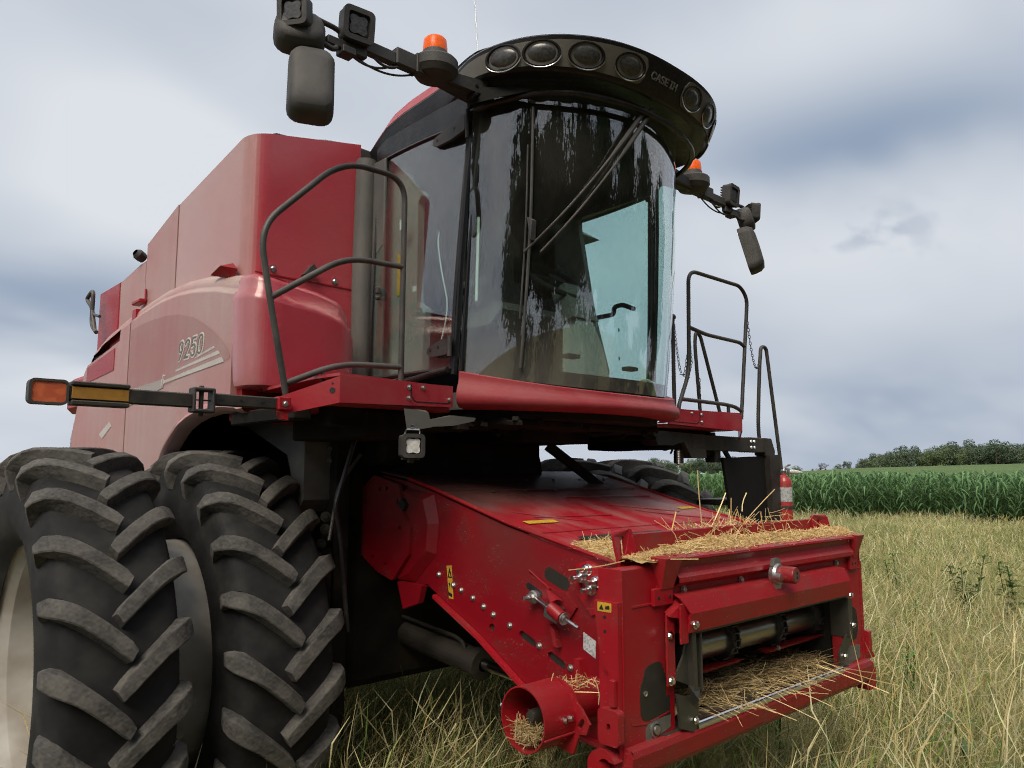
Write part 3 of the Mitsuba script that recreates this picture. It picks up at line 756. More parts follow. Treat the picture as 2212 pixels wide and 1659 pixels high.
TH = math.radians(65)
th = np.linspace(-TH, TH, 60)
zt0 = lambda t: 2.178 + .085 * np.abs(np.asarray(t) / TH) ** 2.2
zz = np.linspace(0, 1, 24)
G = gpt(th[:, None], zt0(th)[:, None] + .01 + (3.625 - zt0(th)[:, None]) * zz[None, :])
P('windshield', grid(G), 'glass', True)
G = gpt(th[:, None], zt0(th)[:, None] - .01 + .085 * np.linspace(0, 1, 4)[None, :], GR - .012)
P('windshield_border', grid(G), 'cab_black', True)
# red trim below the windshield
tt = np.linspace(-math.radians(62), math.radians(62), 72)
rows = []
for t in tt:
    e = abs(t) / math.radians(62)
    zt, zb = 2.176 + .088 * e ** 2.2, 2.088 + .012 * e ** 2
    h = zt - zb
    sec = [(-.03, zt), (.014, zt + .002), (.024, zt - .004), (.024, zt - .016 * h / .09), (.030, zt - .03 * h / .09), (.042, zb + .55 * h), (.05, zb + .38 * h), (.052, zb + .25 * h), (.044, zb + .1 * h), (.02, zb), (-.06, zb - .004)]
    rows.append([[(GR + d_ + .050 * e ** 2) * math.sin(t), 3.0 + .085 - (GR + d_ + .050 * e ** 2) * math.cos(t), z] for d_, z in sec])
P('cab_apron', grid(np.array(rows)), 'red_satin', 40)
# floor, underside
fl = [(float(p[0]), float(p[1])) for p in gpt(th, 2.18 + 0 * th, GR - .02)[:, :2]] + [(.74, 3.5), (-.74, 3.5)]
P('cab_floor', prism(fl, 'z', 2.10, 2.18), 'cab_trim')
ul = [(float(p[0]), float(p[1])) for p in gpt(th, 2.18 + 0 * th, GR - .05)[:, :2]] + [(.78, 3.5), (-.78, 3.5)]
P('cab_underframe', cat(prism(ul, 'z', 2.055, 2.098), bx(-.6, .5, 2.55, 3.3, 2.02, 2.06, .01), bx(-.3, .2, 2.75, 3.3, 1.965, 2.03, .01), bx(-.75, -.68, 2.7, 3.5, 2.0, 2.06), bx(.62, .70, 2.7, 3.5, 2.0, 2.06)), 'underside')
ms = []
r2 = np.random.RandomState(3)
for i in range(46):
    x, y = r2.uniform(-.72, .6), r2.uniform(2.42, 2.9)
    L, w = r2.uniform(.03, .16), r2.uniform(.006, .03)
    b_ = bx(-L / 2, L / 2, -w / 2, w / 2, -.008, .012, .002)
    ms.append(put(b_, trimesh.transformations.euler_matrix(r2.uniform(-.4, .4), r2.uniform(-.5, .5), r2.uniform(0, 3.1))[:3, :3], (x, y, 2.045 - r2.uniform(0, .035))))
P('underside_fittings', cat(ms), 'underside', False, kind='stuff')
P('cable', tube([(.99, 2.9, 2.06), (1.0, 2.9, 1.99), (1.03, 2.88, 1.945), (1.08, 2.85, 1.97), (1.11, 2.82, 2.02), (1.115, 2.82, 2.05)], .004, .03, 6), 'black_plastic')
P('cable_plug', hull([(1.10, 2.81, 2.03), (1.125, 2.81, 2.03), (1.10, 2.83, 2.0), (1.125, 2.83, 1.99), (1.108, 2.82, 1.985)]), 'black_plastic', False)
k = P('damper', cat(bx(1.02, 1.075, 2.76, 2.80, 1.87, 1.95, .004), tube([(.985, 2.78, 1.99), (.985, 2.78, 1.95), (.965, 2.78, 1.93)], .006, .02)), 'black_paint')
sub(k, 'spring', lathe([(.011 + .003 * (i % 2), i * .007) for i in range(14)], (1.0, 2.75, 1.86), (0, 0, 1), 12), 'steel')
P('header_strut', hull([(.10, 2.97, 1.945), (.12, 2.97, 1.985), (.52, 2.92, 1.745), (.56, 2.92, 1.70), (.44, 2.92, 1.72), (.12, 3.02, 1.94)]), 'underside', False)
# rounded lower body of the feeder throat, hiding the gap
P('throat_guard', cat(lathe([(.0, -.66), (.20, -.66), (.20, .28), (.0, .28)], (0, 3.40, 1.82), (1, 0, 0), 30), bx(-.82, .28, 3.2, 3.45, 1.85, 2.06, .02)), 'underside')

# pillars, door, side glass
for s in (-1, 1):
    nm = P('front_pillar', cat(tube([(s * .735, 2.75, 2.26), (s * .727, 2.715, 2.8), (s * .712, 2.69, 3.2), (s * .69, 2.665, 3.52)], .017, 0, 8), tube([(s * .722, 2.715, 2.26), (s * .714, 2.675, 2.8), (s * .70, 2.648, 3.2), (s * .678, 2.625, 3.52)], .010, 0, 8)), 'black_gloss')
    P('rear_pillar', cat(tube([(s * .80, 3.455, 2.25), (s * .80, 3.455, 2.9), (s * .79, 3.455, 3.48)], .055, 0, 16), bx(s * .755, s * .775, 3.30, 3.42, 2.25, 3.46)), 'cab_trim')
    ys = np.linspace(2.755, 3.375, 14)
    zs = np.linspace(2.285, 3.46, 12)
    G = np.stack(np.broadcast_arrays((s * (.745 + .045 * np.sin((ys[:, None] - 2.755) / .62 * 1.9) - .045 * (np.clip(zs[None, :] - 2.6, 0, 1)) ** 1.2)), ys[:, None] - .075 * (zs[None, :] - 2.285) / 1.2 * (1 - (ys[:, None] - 2.755) / .62), zs[None, :]), -1)
    dk = P('door' if s < 0 else 'side_window', grid(G), 'glass', True)
    edge = np.concatenate([G[:, 0], G[-1, 1:], G[::-1, -1][1:], G[0, ::-1][1:]])
    sub(dk, 'frame', cat(tube(edge, .011, 0, 6), tube(edge + [s * -.012, .012, 0], .012, 0, 6)), 'black_gloss')
    if s < 0:
        sub(dk, 'handle_plate', cat(bx(-.815, -.79, 3.29, 3.315, 2.72, 2.76), bx(-.815, -.79, 3.29, 3.31, 2.69, 2.71)), 'black_plastic')
        sub(dk, 'hinge', cat(prism([(2.735, 2.345), (2.735, 2.415), (2.77, 2.42), (2.88, 2.39), (2.89, 2.365), (2.86, 2.345)], 'x', -.792, -.780, .008), cyl((-.785, 2.725, 2.335), (-.785, 2.725, 2.43), .011, 12)), 'black_plastic')
        sub(dk, 'hinge', cat(prism([(2.66, 3.40), (2.66, 3.475), (2.69, 3.48), (2.90, 3.43), (2.91, 3.40), (2.87, 3.385), (2.76, 3.385)], 'x', -.758, -.742, .008), cyl((-.748, 2.655, 3.36), (-.748, 2.655, 3.50), .009, 12)), 'black_plastic')
        sub(dk, 'hinge_hole', cat([lathe([(0, 0), (.008, 0), (.008, .001), (0, .001)], p, (-1, 0, 0), 12) for p in ((-.793, 2.80, 2.384), (-.793, 2.86, 2.377), (-.7595, 2.74, 3.435), (-.7595, 2.87, 3.415))]), 'black_ink', False)
        sub(dk, 'sill', tube([(-.80, 3.15, 2.235), (-.78, 2.9, 2.265), (-.765, 2.76, 2.28)], .014, .05), 'black_gloss')
P('inner_post_trim', prism([(3.05, 2.30), (3.03, 2.62), (3.10, 2.66), (3.10, 3.18), (3.07, 3.21), (3.09, 3.245), (3.12, 3.24), (3.26, 3.42), (3.41, 3.45), (3.41, 2.28)], 'x', -.70, -.66, .012), 'cab_trim_light')
k = P('inner_sticker', prism([(3.235, 2.72), (3.275, 2.72), (3.275, 2.95), (3.235, 2.93)], 'x', -.703, -.7005), 'yellow_decal', False, label='faded yellow strip behind the door glass')
P('cab_rear_wall', cat(bx(-.78, .78, 3.50, 3.535, 2.1, 3.5), bx(-.74, .74, 3.44, 3.50, 2.18, 2.75, .02)), 'cab_black')
P('headliner', cat(prism([(float(p[0]), float(p[1])) for p in gpt(th, 3.5 + 0 * th, GR - .03)[:, :2]] + [(.72, 2.9), (-.72, 2.9)], 'z', 3.590, 3.605), prism([(float(p[0]), float(p[1])) for p in gpt(th, 3.5 + 0 * th, GR - .16)[:, :2]] + [(.72, 3.48), (-.72, 3.48)], 'z', 3.52, 3.56), bx(-.5, .45, 3.0, 3.45, 3.40, 3.52, .03)), 'cab_black')
P('sun_blind_bar', tube([(-.69 * math.cos(a) if 0 else .72 * math.sin(a), 3.0 - .72 * math.cos(a), 3.41) for a in np.linspace(-1.1, 1.1, 24)], .012, 0, 8), 'cab_black')
# seat, steering column, console and small things
k = P('operator_seat', hull([(-.26, 3.05, 2.60), (.26, 3.05, 2.60), (-.27, 3.38, 2.60), (.27, 3.38, 2.60), (-.24, 2.98, 2.68), (.24, 2.98, 2.68), (-.26, 3.40, 2.72), (.26, 3.40, 2.72), (-.24, 3.02, 2.73), (.24, 3.02, 2.73)]), 'seat_cloth')
sub(k, 'backrest', hull([(x, y, z) for x in (-.24, .24) for y, z in ((3.30, 2.70), (3.40, 2.70), (3.34, 3.2), (3.43, 3.2))] + [(-.16, 3.36, 3.30), (.16, 3.36, 3.30), (-.16, 3.44, 3.30), (.16, 3.44, 3.30)]), 'seat_cloth')
sub(k, 'armrest', cat(bx(.26, .40, 2.95, 3.35, 2.76, 2.84, .03), bx(-.36, -.28, 3.0, 3.3, 2.78, 2.84, .03)), 'cab_trim')
sub(k, 'pedestal', bx(-.2, .2, 3.0, 3.35, 2.18, 2.60, .03), 'cab_black')
k = P('steering_column', hull([(-.09, 2.52, 2.18), (.13, 2.52, 2.18), (-.11, 2.66, 2.18), (.15, 2.66, 2.18), (-.06, 2.56, 2.45), (.09, 2.56, 2.45), (-.05, 2.62, 2.62), (.07, 2.62, 2.62), (-.06, 2.70, 2.58), (.08, 2.70, 2.58)]), 'cab_trim_light')
sub(k, 'upper_cowl', hull([(-.09, 2.60, 2.60), (.11, 2.60, 2.60), (-.07, 2.72, 2.58), (.09, 2.72, 2.58), (-.05, 2.70, 2.80), (.07, 2.70, 2.80), (-.05, 2.79, 2.76), (.07, 2.79, 2.76)]), 'cab_trim')
tor = trimesh.creation.torus(.19, .015, major_sections=40, minor_sections=10)
Rw = trimesh.transformations.rotation_matrix(math.radians(38), [1, 0, 0])[:3, :3]
sub(k, 'steering_wheel', cat(put(tor, Rw, (.01, 2.82, 2.84)), put(cat(cyl((-.19, 0, 0), (.19, 0, 0), .012, 8), cyl((0, -.19, 0), (0, 0, 0), .012, 8), cyl((0, 0, -.05), (0, 0, .02), .05, 16)), Rw, (.01, 2.82, 2.84))), 'cab_black')
sub(k, 'pedal', cat(bx(.20, .28, 2.48, 2.53, 2.34, 2.36, .004), bx(-.25, -.17, 2.48, 2.53, 2.36, 2.38, .004)), 'cab_black')
sub(k, 'column_screw', cat([nut((.17, 2.52, z), (.5, -.85, 0), .008, .004) for z in (2.25, 2.4, 2.55)]), 'cab_black')
P('rear_corner_trim', prism([(3.06, 2.2), (3.045, 2.44), (3.15, 2.81), (3.25, 3.36), (3.27, 3.46), (3.47, 3.47), (3.47, 2.2)], 'x', .68, .72, .015), 'cab_trim_light')
P('side_console', hull([(.30, 3.0, 2.2), (.52, 3.0, 2.2), (.30, 3.42, 2.2), (.52, 3.42, 2.2), (.32, 2.98, 2.62), (.50, 2.98, 2.62), (.32, 3.38, 2.72), (.50, 3.38, 2.72)]), 'cab_trim_light')
P('grab_rail', tube([(.66, 2.80, 2.78), (.55, 2.80, 2.79), (.50, 2.82, 2.77), (.51, 2.83, 2.73), (.40, 2.86, 2.70), (.25, 2.88, 2.66)], .014, .03, 10), 'cab_black')
P('monitor', cat(bx(-.09, .10, 3.02, 3.05, 2.86, 3.0, .01)), 'cab_black')
P('interior_mirror', cat(hull([(-.50, 2.62, 3.33), (-.36, 2.56, 3.35), (-.50, 2.66, 3.46), (-.36, 2.60, 3.46), (-.43, 2.6, 3.28)]), tube([(-.45, 2.62, 3.3), (-.47, 2.66, 3.1), (-.49, 2.68, 2.95)], .016, 0, 8), hull([(-.53, 2.70, 2.78), (-.47, 2.68, 2.80), (-.53, 2.70, 3.0), (-.49, 2.68, 3.05), (-.5, 2.72, 2.9)])), 'cab_black', False)
P('wall_switch', cat(bx(-.765, -.755, 3.12, 3.17, 3.03, 3.09), bx(-.765, -.755, 3.02, 3.05, 2.69, 2.72)), 'white_plastic')
P('inner_post_light', tube([(-.665, 2.665, 3.0), (-.672, 2.67, 2.6)], .007, 0, 6), 'white_plastic')
k = obj('charging_cable', tube([(-.70, 2.92, 2.98), (-.705, 2.925, 2.93), (-.70, 2.90, 2.78), (-.69, 2.86, 2.62), (-.695, 2.87, 2.52), (-.70, 2.92, 2.38)], .0035, .06, 6), 'white_plastic')
labels[k] = {'label': 'thin white charging cable hanging behind the cab door glass', 'category': 'cable'}
k = obj('document_tray', hull([(-.40, 2.44, 2.19), (-.12, 2.36, 2.19), (-.38, 2.52, 2.19), (-.10, 2.44, 2.19), (-.36, 2.46, 2.245), (-.20, 2.41, 2.25), (-.33, 2.51, 2.24), (-.17, 2.46, 2.245)]), 'white_plastic', False)
labels[k] = {'label': 'white plastic tray lying on the cab floor behind the lower windshield', 'category': 'tray'}
k = obj('paper_roll', cat(lathe([(.052, 0), (.056, 0), (.056, .17), (.052, .17), (.052, .0)], (.30, 2.46, 2.245), (.93, .35, -.05), 24)), 'white_plastic')
labels[k] = {'label': 'white cardboard tube lying on the cab floor at the right end of the windshield', 'category': 'tube'}
k = obj('folded_papers', cat([put(bx(-.09, .09, -.07, .07, 0, .012, .002), trimesh.transformations.rotation_matrix(a, [0, 0, 1])[:3, :3], (.42, 2.60, 2.185 + .014 * i)) for i, a in enumerate((.1, .4, -.2, .25))]), 'white_plastic', False)
labels[k] = {'label': 'small pile of folded white papers on the cab floor by the cardboard tube', 'category': 'papers'}

# wipers
wz = lambda x, z, r=GR + .03: gpt(math.asin(np.clip(x / r, -1, 1)), z, r)
for a, b in (((-.055, 3.55), (-.585, 2.80)), ((-.01, 3.56), (-.53, 2.80))):
    pts = [wz(a[0] + (b[0] - a[0]) * t, a[1] + (b[1] - a[1]) * t, GR + .045 - .02 * t) for t in np.linspace(0, 1, 14)]
    P('wiper_arm', cat(tube(pts, np.interp(np.linspace(0, 1, 14), [0, .3, .34, 1], [.014, .012, .006, .005]), 0, 8)), 'rail_paint')
P('wiper_blade', cat(tube([wz(-.565, z, GR + .02) for z in np.linspace(3.48, 2.28, 16)], .007, 0, 8), tube([wz(-.58, z, GR + .02) for z in np.linspace(3.3, 2.5, 12)], .004, 0, 6), put(hull([(-.016, -.01, -.05), (.016, -.01, -.05), (-.016, .012, .06), (.016, .012, .06), (-.012, -.02, .04), (.012, -.02, .04)]), None, wz(-.568, 2.90, GR + .03))), 'rail_paint')

# ---------------------------------------------------------------- roof
NR = 140


def loop(hw, yf, z, ex=2.4, yr=3.50):
    """half-open plan outline from rear-left round the front to rear-right"""
    n1 = 20
    a = np.linspace(0, math.pi, NR - 2 * n1)
    ca, sa = np.cos(a), np.sin(a)
    X = -hw * np.sign(ca) * np.abs(ca) ** (2 / ex)
    Y = 2.70 - (2.70 - yf) * np.abs(sa) ** (2 / ex)
    yl = np.linspace(yr, 2.70, n1, endpoint=False)
    x = np.concatenate([np.full(n1, -hw), X, np.full(n1, hw)])
    y = np.concatenate([yl, Y, yl[::-1]])
    x = x * (1 - .075 * smooth01(2.45, 2.95, y))
    return np.stack([x, y, z(y)], 1)


zrim = lambda y: np.interp(y, [2.0, 2.3, 2.6, 2.79, 3.2, 3.35, 3.50], [3.722, 3.716, 3.705, 3.685, 3.665, 3.64, 3.56])
zbot = lambda y: np.interp(y, [2.05, 2.4, 2.65, 3.1, 3.50], [3.585, 3.598, 3.612, 3.56, 3.51])
L_in = loop(.71, 2.235, lambda y: 3.605 - .12 * smooth01(2.9, 3.4, y))
L_lip = loop(.765, 2.115, lambda y: np.interp(y, [2.1, 2.35, 2.65, 3.1, 3.5], [3.580, 3.590, 3.602, 3.545, 3.475]))
L_bot = loop(.785, 2.075, zbot)
L_rim0 = loop(.80, 2.005, lambda y: zrim(y) - .016)
L_rim = loop(.805, 2.0, zrim)
L_top0 = loop(.797, 2.01, lambda y: zrim(y) + .010)
L_top1 = loop(.745, 2.09, lambda y: zrim(y) + .022 + .075 * smooth01(2.3, 2.8, y))
L_top2 = loop(.60, 2.28, lambda y: zrim(y) + .03 + .13 * smooth01(2.3, 2.9, y))
L_top3 = loop(.2, 2.55, lambda y: zrim(y) + .03 + .16 * smooth01(2.3, 2.9, y))
RK = P('cab_roof', grid(np.array([loop(.45, 2.5, lambda y: 3.62 + 0 * y), L_in, L_lip, L_bot, L_rim0, L_rim, L_top0, L_top1, L_top2, L_top3])), 'black_gloss', 35)
m = grid(np.array([L_top0 + [0, 0, .004], L_top1 + [0, 0, .004], L_top2 + [0, 0, .004], L_top3 + [0, 0, .004]]))
m = trimesh.Trimesh(m.vertices, m.faces[m.triangles_center[:, 1] > 2.82], process=False)
for side in (m.triangles_center[:, 0] < 0, m.triangles_center[:, 0] >= 0):
    sub(RK, 'top_cap', trimesh.Trimesh(m.vertices, m.faces[side], process=False), 'red_platform', 35)
for f in (lambda m: m, mirror):
    P('door_header', f(bx(-.735, -.67, 2.66, 3.45, 3.455, 3.60, .01)), 'black_gloss')
# grey lamp plates on the brow, lamps, lettering
arcL = np.concatenate([[0], np.cumsum(np.linalg.norm(np.diff(L_rim, axis=0), axis=1))])
arcL -= arcL[-1] / 2


def brow(s, v, off=0.0):
    """point on the brow at arc position s (0 = middle) and height v (0 = lower edge, 1 = rim)"""
    b_ = np.stack([np.interp(s, arcL, L_bot[:, j]) for j in range(3)], -1)
    r__ = np.stack([np.interp(s, arcL, L_rim0[:, j]) for j in range(3)], -1)
    v = np.asarray(v)[..., None]
    p = b_ * (1 - v) + r__ * v
    t = np.stack([np.interp(s + .01, arcL, L_rim[:, j]) - np.interp(s - .01, arcL, L_rim[:, j]) for j in range(3)], -1)
    n_ = np.cross(t, r__ - b_)
    n_ /= np.linalg.norm(n_, axis=-1, keepdims=True)
    n_ = np.where((n_ * (p - [0, 2.9, 3.6])).sum(-1, keepdims=True) < 0, -n_, n_)
    return p + off * n_, n_


def arc_of(x):
    i0 = NR // 2
    return float(np.interp(x, L_rim[20:NR - 20, 0], arcL[20:NR - 20]))


s_end, s_in = arc_of(-.78) - .05, arc_of(-.185)
for s0, s1 in ((arc_of(-.775), s_in), (arc_of(.10), arc_of(.78) + .05)):
    ss = np.linspace(s0, s1, 60)
    edge = np.clip(np.minimum(ss - s0, s1 - ss) / .05, 0, 1)
    hh = np.sqrt(np.clip(1 - (1 - edge) ** 2, 0, 1))
    vs = np.linspace(0, 1, 8)
    V_ = .53 + (vs[None, :] - .5) * (.35 + .57 * hh[:, None])
    Pt, Nn = brow(np.repeat(ss[:, None], 8, 1), V_, .006)
    sub(RK, 'lamp_plate', slab(Pt, -Nn * .01), 'fascia_grey', 30)
for sx in (arc_of(-.755), arc_of(-.66), arc_of(-.50), arc_of(-.285), arc_of(.185), arc_of(.40), arc_of(.58), arc_of(.72)):
    s0 = sx
    p, n_ = brow(np.array(s0), np.array(.52), .007)
    Rr = lookR(n_) @ np.diag([1.36, .90, 1])
    k = P('roof_lamp', put(lathe([(.062, .0), (.064, .003), (.058, .004), (.05, -.010), (.045, -.03)], (0, 0, 0), (0, 0, 1), 36), Rr, p), 'black_gloss', 40)
    sub(k, 'lens', put(lathe([(.047, -.004), (.035, .004), (.015, .007), (0, .008)], (0, 0, 0), (0, 0, 1), 30), Rr, p), 'dark_lens', 60)
    aa = np.linspace(math.radians(200), math.radians(345), 22)
    sub(k, 'bezel', put(tube(np.stack([.066 * np.cos(aa), .066 * np.sin(aa), 0 * aa + .004], 1), np.interp(np.linspace(0, 1, 22), [0, .5, 1], [.0012, .0036, .0012]), 0, 8), Rr, p), 'bright_steel')
tm = meshkit.text_mesh('CASE IH', .036, .004, bold=True)
v = np.array(tm.vertices)
Pt, Nn = brow(arc_of(-.15) + v[:, 0] * .98, .42 + v[:, 1] / .155)
sub(RK, 'raised_lettering', trimesh.Trimesh(Pt + Nn * (v[:, 2:3] + .001), tm.faces, process=False), 'emblem_grey', False)
k = P('antenna', lathe([(.012, 0), (.010, .05), (.005, .075), (.0022, .08), (.0018, .36)], (-.70, 2.63, 3.72), (-.0, .09, 1), 10), 'steel')
# hoop rail round the windshield top
hp = [(-.715, 2.66, 3.50), (-.69, 2.57, 3.515), (-.60, 2.36, 3.52), (-.45, 2.22, 3.52), (-.22, 2.145, 3.52), (0, 2.125, 3.52), (.22, 2.145, 3.52), (.45, 2.22, 3.52), (.60, 2.34, 3.52), (.69, 2.50, 3.515), (.70, 2.66, 3.50)]
P('wash_rail', tube(hp, .0135, .12, 10, 5), 'black_gloss')
P('rail_bracket', cat(bx(-.80, -.77, 2.555, 2.60, 3.50, 3.575), hull([(-.77, 2.56, 3.565), (-.77, 2.56, 3.49), (-.64, 2.40, 3.55), (-.60, 2.36, 3.535), (-.70, 2.45, 3.505), (-.77, 2.60, 3.5), (-.75, 2.59, 3.57)]), nut((-.785, 2.553, 3.56), (0, -1, 0), .01, .012), nut((-.785, 2.553, 3.52), (0, -1, 0), .01, .012)), 'cab_black')

# ---------------------------------------------------------------- mirror arms with beacon, mirrors, lamps


def led_lamp(c, n, w, lens, f):
    R_ = lookR(n)
    g = rrect(-w / 2, w / 2, -w / 2, w / 2, w * .16)
    b_ = prism(g, 'z', -.055, -.012)
    ring = prism(g.buffer(.003).difference(rrect(-w * .36, w * .36, -w * .36, w * .36, w * .1)), 'z', -.014, .004)
    fins = cat([bx(-w * .4, w * .4, y - .003, y + .003, -.075, -.05, .001) for y in np.linspace(-w * .38, w * .38, 7)])
    k = P('work_lamp', f(put(cat(b_, ring, fins), R_, c)), 'black_plastic')
    aa = np.linspace(0, 2 * math.pi, 49)[:-1]
    rr = w * (.31 + .056 * np.cos(4 * (aa + math.pi / 4))) * (1.12 if lens == 'led_lens' else 1)
    sub(k, 'lens', f(put(prism(Polygon(np.stack([rr * np.cos(aa), rr * np.sin(aa)], 1)), 'z', -.014, -.004), R_, c)), lens)
    sub(k, 'bracket', f(put(cat(bx(-w * .42, w * .42, -w * .62, -w * .52, -.045, -.03, .002), bx(-w * .12, w * .12, -w * .75, -w * .5, -.05, -.025, .002)), R_, c)), 'black_paint')
    return k


def shell(w, h, d, r):
    """mirror housing: rounded box bulging towards local -z"""
    g = rrect(-w / 2, w / 2, -h / 2, h / 2, r)
    xy = np.array(g.exterior.coords)[:-1]
    rows = []
    for s_, z in ((.985, .010), (1, 0), (1, -.25 * d), (.97, -.6 * d), (.86, -.88 * d), (.6, -.98 * d), (.2, -1.0 * d), (.001, -1.0 * d)):
        rows.append(np.concatenate([xy * s_, np.full((len(xy), 1), z)], 1))
    return cat(grid(np.array(rows), close=True), prism(g.buffer(-.002), 'z', -.005, .008))


for s, f in ((-1, lambda m: m), (1, mirror)):
    k = P('mirror_arm', f(cat(bx(-1.20, -.80, 2.57, 2.615, 3.522, 3.600, .006), bx(-1.35, -1.198, 2.575, 2.612, 3.518, 3.575, .006), bx(-1.10, -1.085, 2.565, 2.62, 3.520, 3.608, .003),
                              hull([(-.95, 2.55, 3.53), (-.95, 2.63, 3.53), (-.72, 2.54, 3.53), (-.72, 2.66, 3.53), (-.95, 2.55, 3.575), (-.95, 2.63, 3.575), (-.72, 2.54, 3.60), (-.72, 2.66, 3.60)]),
                              bx(-1.52, -1.34, 2.575, 2.605, 3.488, 3.525, .004), bx(-1.46, -1.40, 2.56, 2.62, 3.47, 3.50, .003),
                              tube([(-1.42, 2.60, 3.55), (-1.47, 2.60, 3.575), (-1.595, 2.60, 3.582), (-1.612, 2.60, 3.56), (-1.615, 2.62, 3.45)], .011, .02, 10),
                              tube([(-1.50, 2.60, 3.497), (-1.475, 2.58, 3.485), (-1.50, 2.57, 3.463), (-1.56, 2.57, 3.475), (-1.66, 2.58, 3.497)], .011, .02, 10),
                              bx(-1.69, -1.63, 2.57, 2.60, 3.485, 3.51, .004))), 'black_plastic')
    sub(k, 'cable', f(cat(tube(sag((-1.42, 2.59, 3.49), (-1.2, 2.59, 3.52), .035), .005, 0, 6), tube(sag((-1.38, 2.60, 3.49), (-1.08, 2.60, 3.53), .035), .0045, 0, 6), tube(sag((-1.3, 2.585, 3.51), (-1.18, 2.585, 3.52), .02, 8), .006, 0, 6))), 'black_plastic')
    bk = P('beacon', f(lathe([(.0, -.095), (.045, -.09), (.085, -.075), (.098, -.055), (.102, -.05), (.102, -.008), (.095, .0), (.062, .004), (.058, .035), (.056, .04)], (-.99, 2.585, 3.615), (0, 0, 1), 40)), 'mirror_plastic', 35)
    sub(bk, 'lens', f(lathe([(.053, 0), (.0545, .004), (.054, .028), (.0525, .031), (.053, .034), (.051, .058), (.042, .068), (.02, .073), (0, .074)], (-.99, 2.585, 3.652), (0, 0, 1), 40)), 'orange_lens', 45)
    n_ = np.array([.40, .90, -.25])
    R_ = lookR(n_, (0.02, 0, 1))
    mk = P('mirror', f(put(shell(.174, .31, .095, .05), R_, (-1.583, 2.585, 3.268))), 'mirror_plastic', 50)
    sub(mk, 'mirror_glass', f(put(prism(rrect(-.082, .082, -.138, .138, .035), 'z', .0085, .011), R_, (-1.583, 2.585, 3.268))), 'bright_steel', False)
    mk = P('mirror', f(put(shell(.195, .155, .09, .06), R_, (-1.612, 2.635, 3.488))), 'mirror_plastic', 50)
    sub(mk, 'mirror_glass', f(put(prism(rrect(-.085, .085, -.065, .065, .05), 'z', .0085, .011), R_, (-1.612, 2.635, 3.488))), 'bright_steel', False)
    led_lamp((-1.40, 2.545, 3.598), (-.10, -.98, -.10), .130, 'dark_lens', f)
    led_lamp((-1.685, 2.555, 3.545), (-.80, -.58, -.08), .115, 'dark_lens', f)
# hanging work lamp and its bracket below the platform
k = led_lamp((-1.082, 2.575, 1.918), (-.28, -.96, .0), .092, 'led_lens', lambda m: m)
sub(k, 'hook', cat(tube([(-1.112, 2.59, 1.962), (-1.112, 2.59, 1.985), (-1.055, 2.57, 1.985), (-1.055, 2.57, 1.962)], .0035, .01, 6), nut((-1.085, 2.58, 1.99), (0, 0, 1), .006, .012)), 'bright_steel')
P('lamp_bracket', cat(hull([(-1.115, 2.60, 2.07), (-1.06, 2.60, 2.07), (-1.10, 2.60, 1.99), (-1.05, 2.60, 1.985), (-.97, 2.60, 2.0), (-.99, 2.60, 2.06), (-1.0, 2.61, 2.07)]), hull([(-.99, 2.60, 2.03), (-.86, 2.60, 2.055), (-.73, 2.60, 2.05), (-.74, 2.60, 2.035), (-.86, 2.60, 2.01), (-.99, 2.60, 2.0), (-.86, 2.64, 2.055), (-.99, 2.63, 2.0)])), 'cab_trim', False)

# ---------------------------------------------------------------- feeder house
SX = .74
SIDE = [(1.74, 1.47), (1.961, 1.502), (2.379, 1.588), (2.89, 1.722), (3.08, 1.765), (3.32, 1.80), (3.46, 1.62), (3.45, 1.45), (3.28, 1.385), (3.10, 1.27), (2.93, 1.30), (2.855, 1.265), (2.546, 1.13), (2.249, .968), (2.06, .872), (1.74, .84)]
slots = [shapely.LineString([(2.295, 1.165), (2.235, 1.143)]).buffer(.017), shapely.LineString([(2.135, 1.11), (2.075, 1.087)]).buffer(.017), Point(2.478, 1.168).buffer(.017)]
side_poly = Polygon(SIDE)
for h in slots:
    side_poly = side_poly.difference(h)
FH = P('feeder_house', prism(side_poly, 'x', -SX, -SX + .012), 'red_shaded_grimy', False)
sub(FH, 'far_side_plate', prism(side_poly, 'x', SX - .012, SX), 'red_worn', False)
sub(FH, 'floor_plate', cat(prism([(2.0, .90), (2.5, 1.13), (2.86, 1.28), (3.2, 1.30), (3.2, 1.34), (2.84, 1.32), (2.48, 1.17), (2.0, .94)], 'x', -SX + .012, SX - .012)), 'stain_dark', False)
# top deck: three sheets with laps
TOPL = [(1.70, 1.455), (1.961, 1.506), (2.379, 1.592), (2.89, 1.726), (3.08, 1.769), (3.33, 1.804)]
ty, tz = np.array(TOPL).T
for ya, yb, lift in ((1.70, 2.25, 0.006), (2.22, 2.86, .011), (2.84, 3.33, .017)):
    yy = np.linspace(ya, yb, 12)
    xx = np.linspace(-SX - .004, SX + .004, 24)
    Y, X = np.meshgrid(yy, xx, indexing='ij')
    Z = np.interp(Y, ty, tz) + lift + .004 * (meshkit.fbm(np.stack([X * 3, Y * 3, X * 0], -1)) - .5)
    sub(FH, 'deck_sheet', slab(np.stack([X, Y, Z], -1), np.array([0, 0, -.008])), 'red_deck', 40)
for s in (-1, 1):
    pts = [(s * (SX + .004), y, z + .012) for y, z in TOPL[:-1]]
    sub(FH, 'deck_edge', tube(pts, .009, 0, 8), 'red_worn')
zdeck = lambda y: float(np.interp(y, ty, tz))
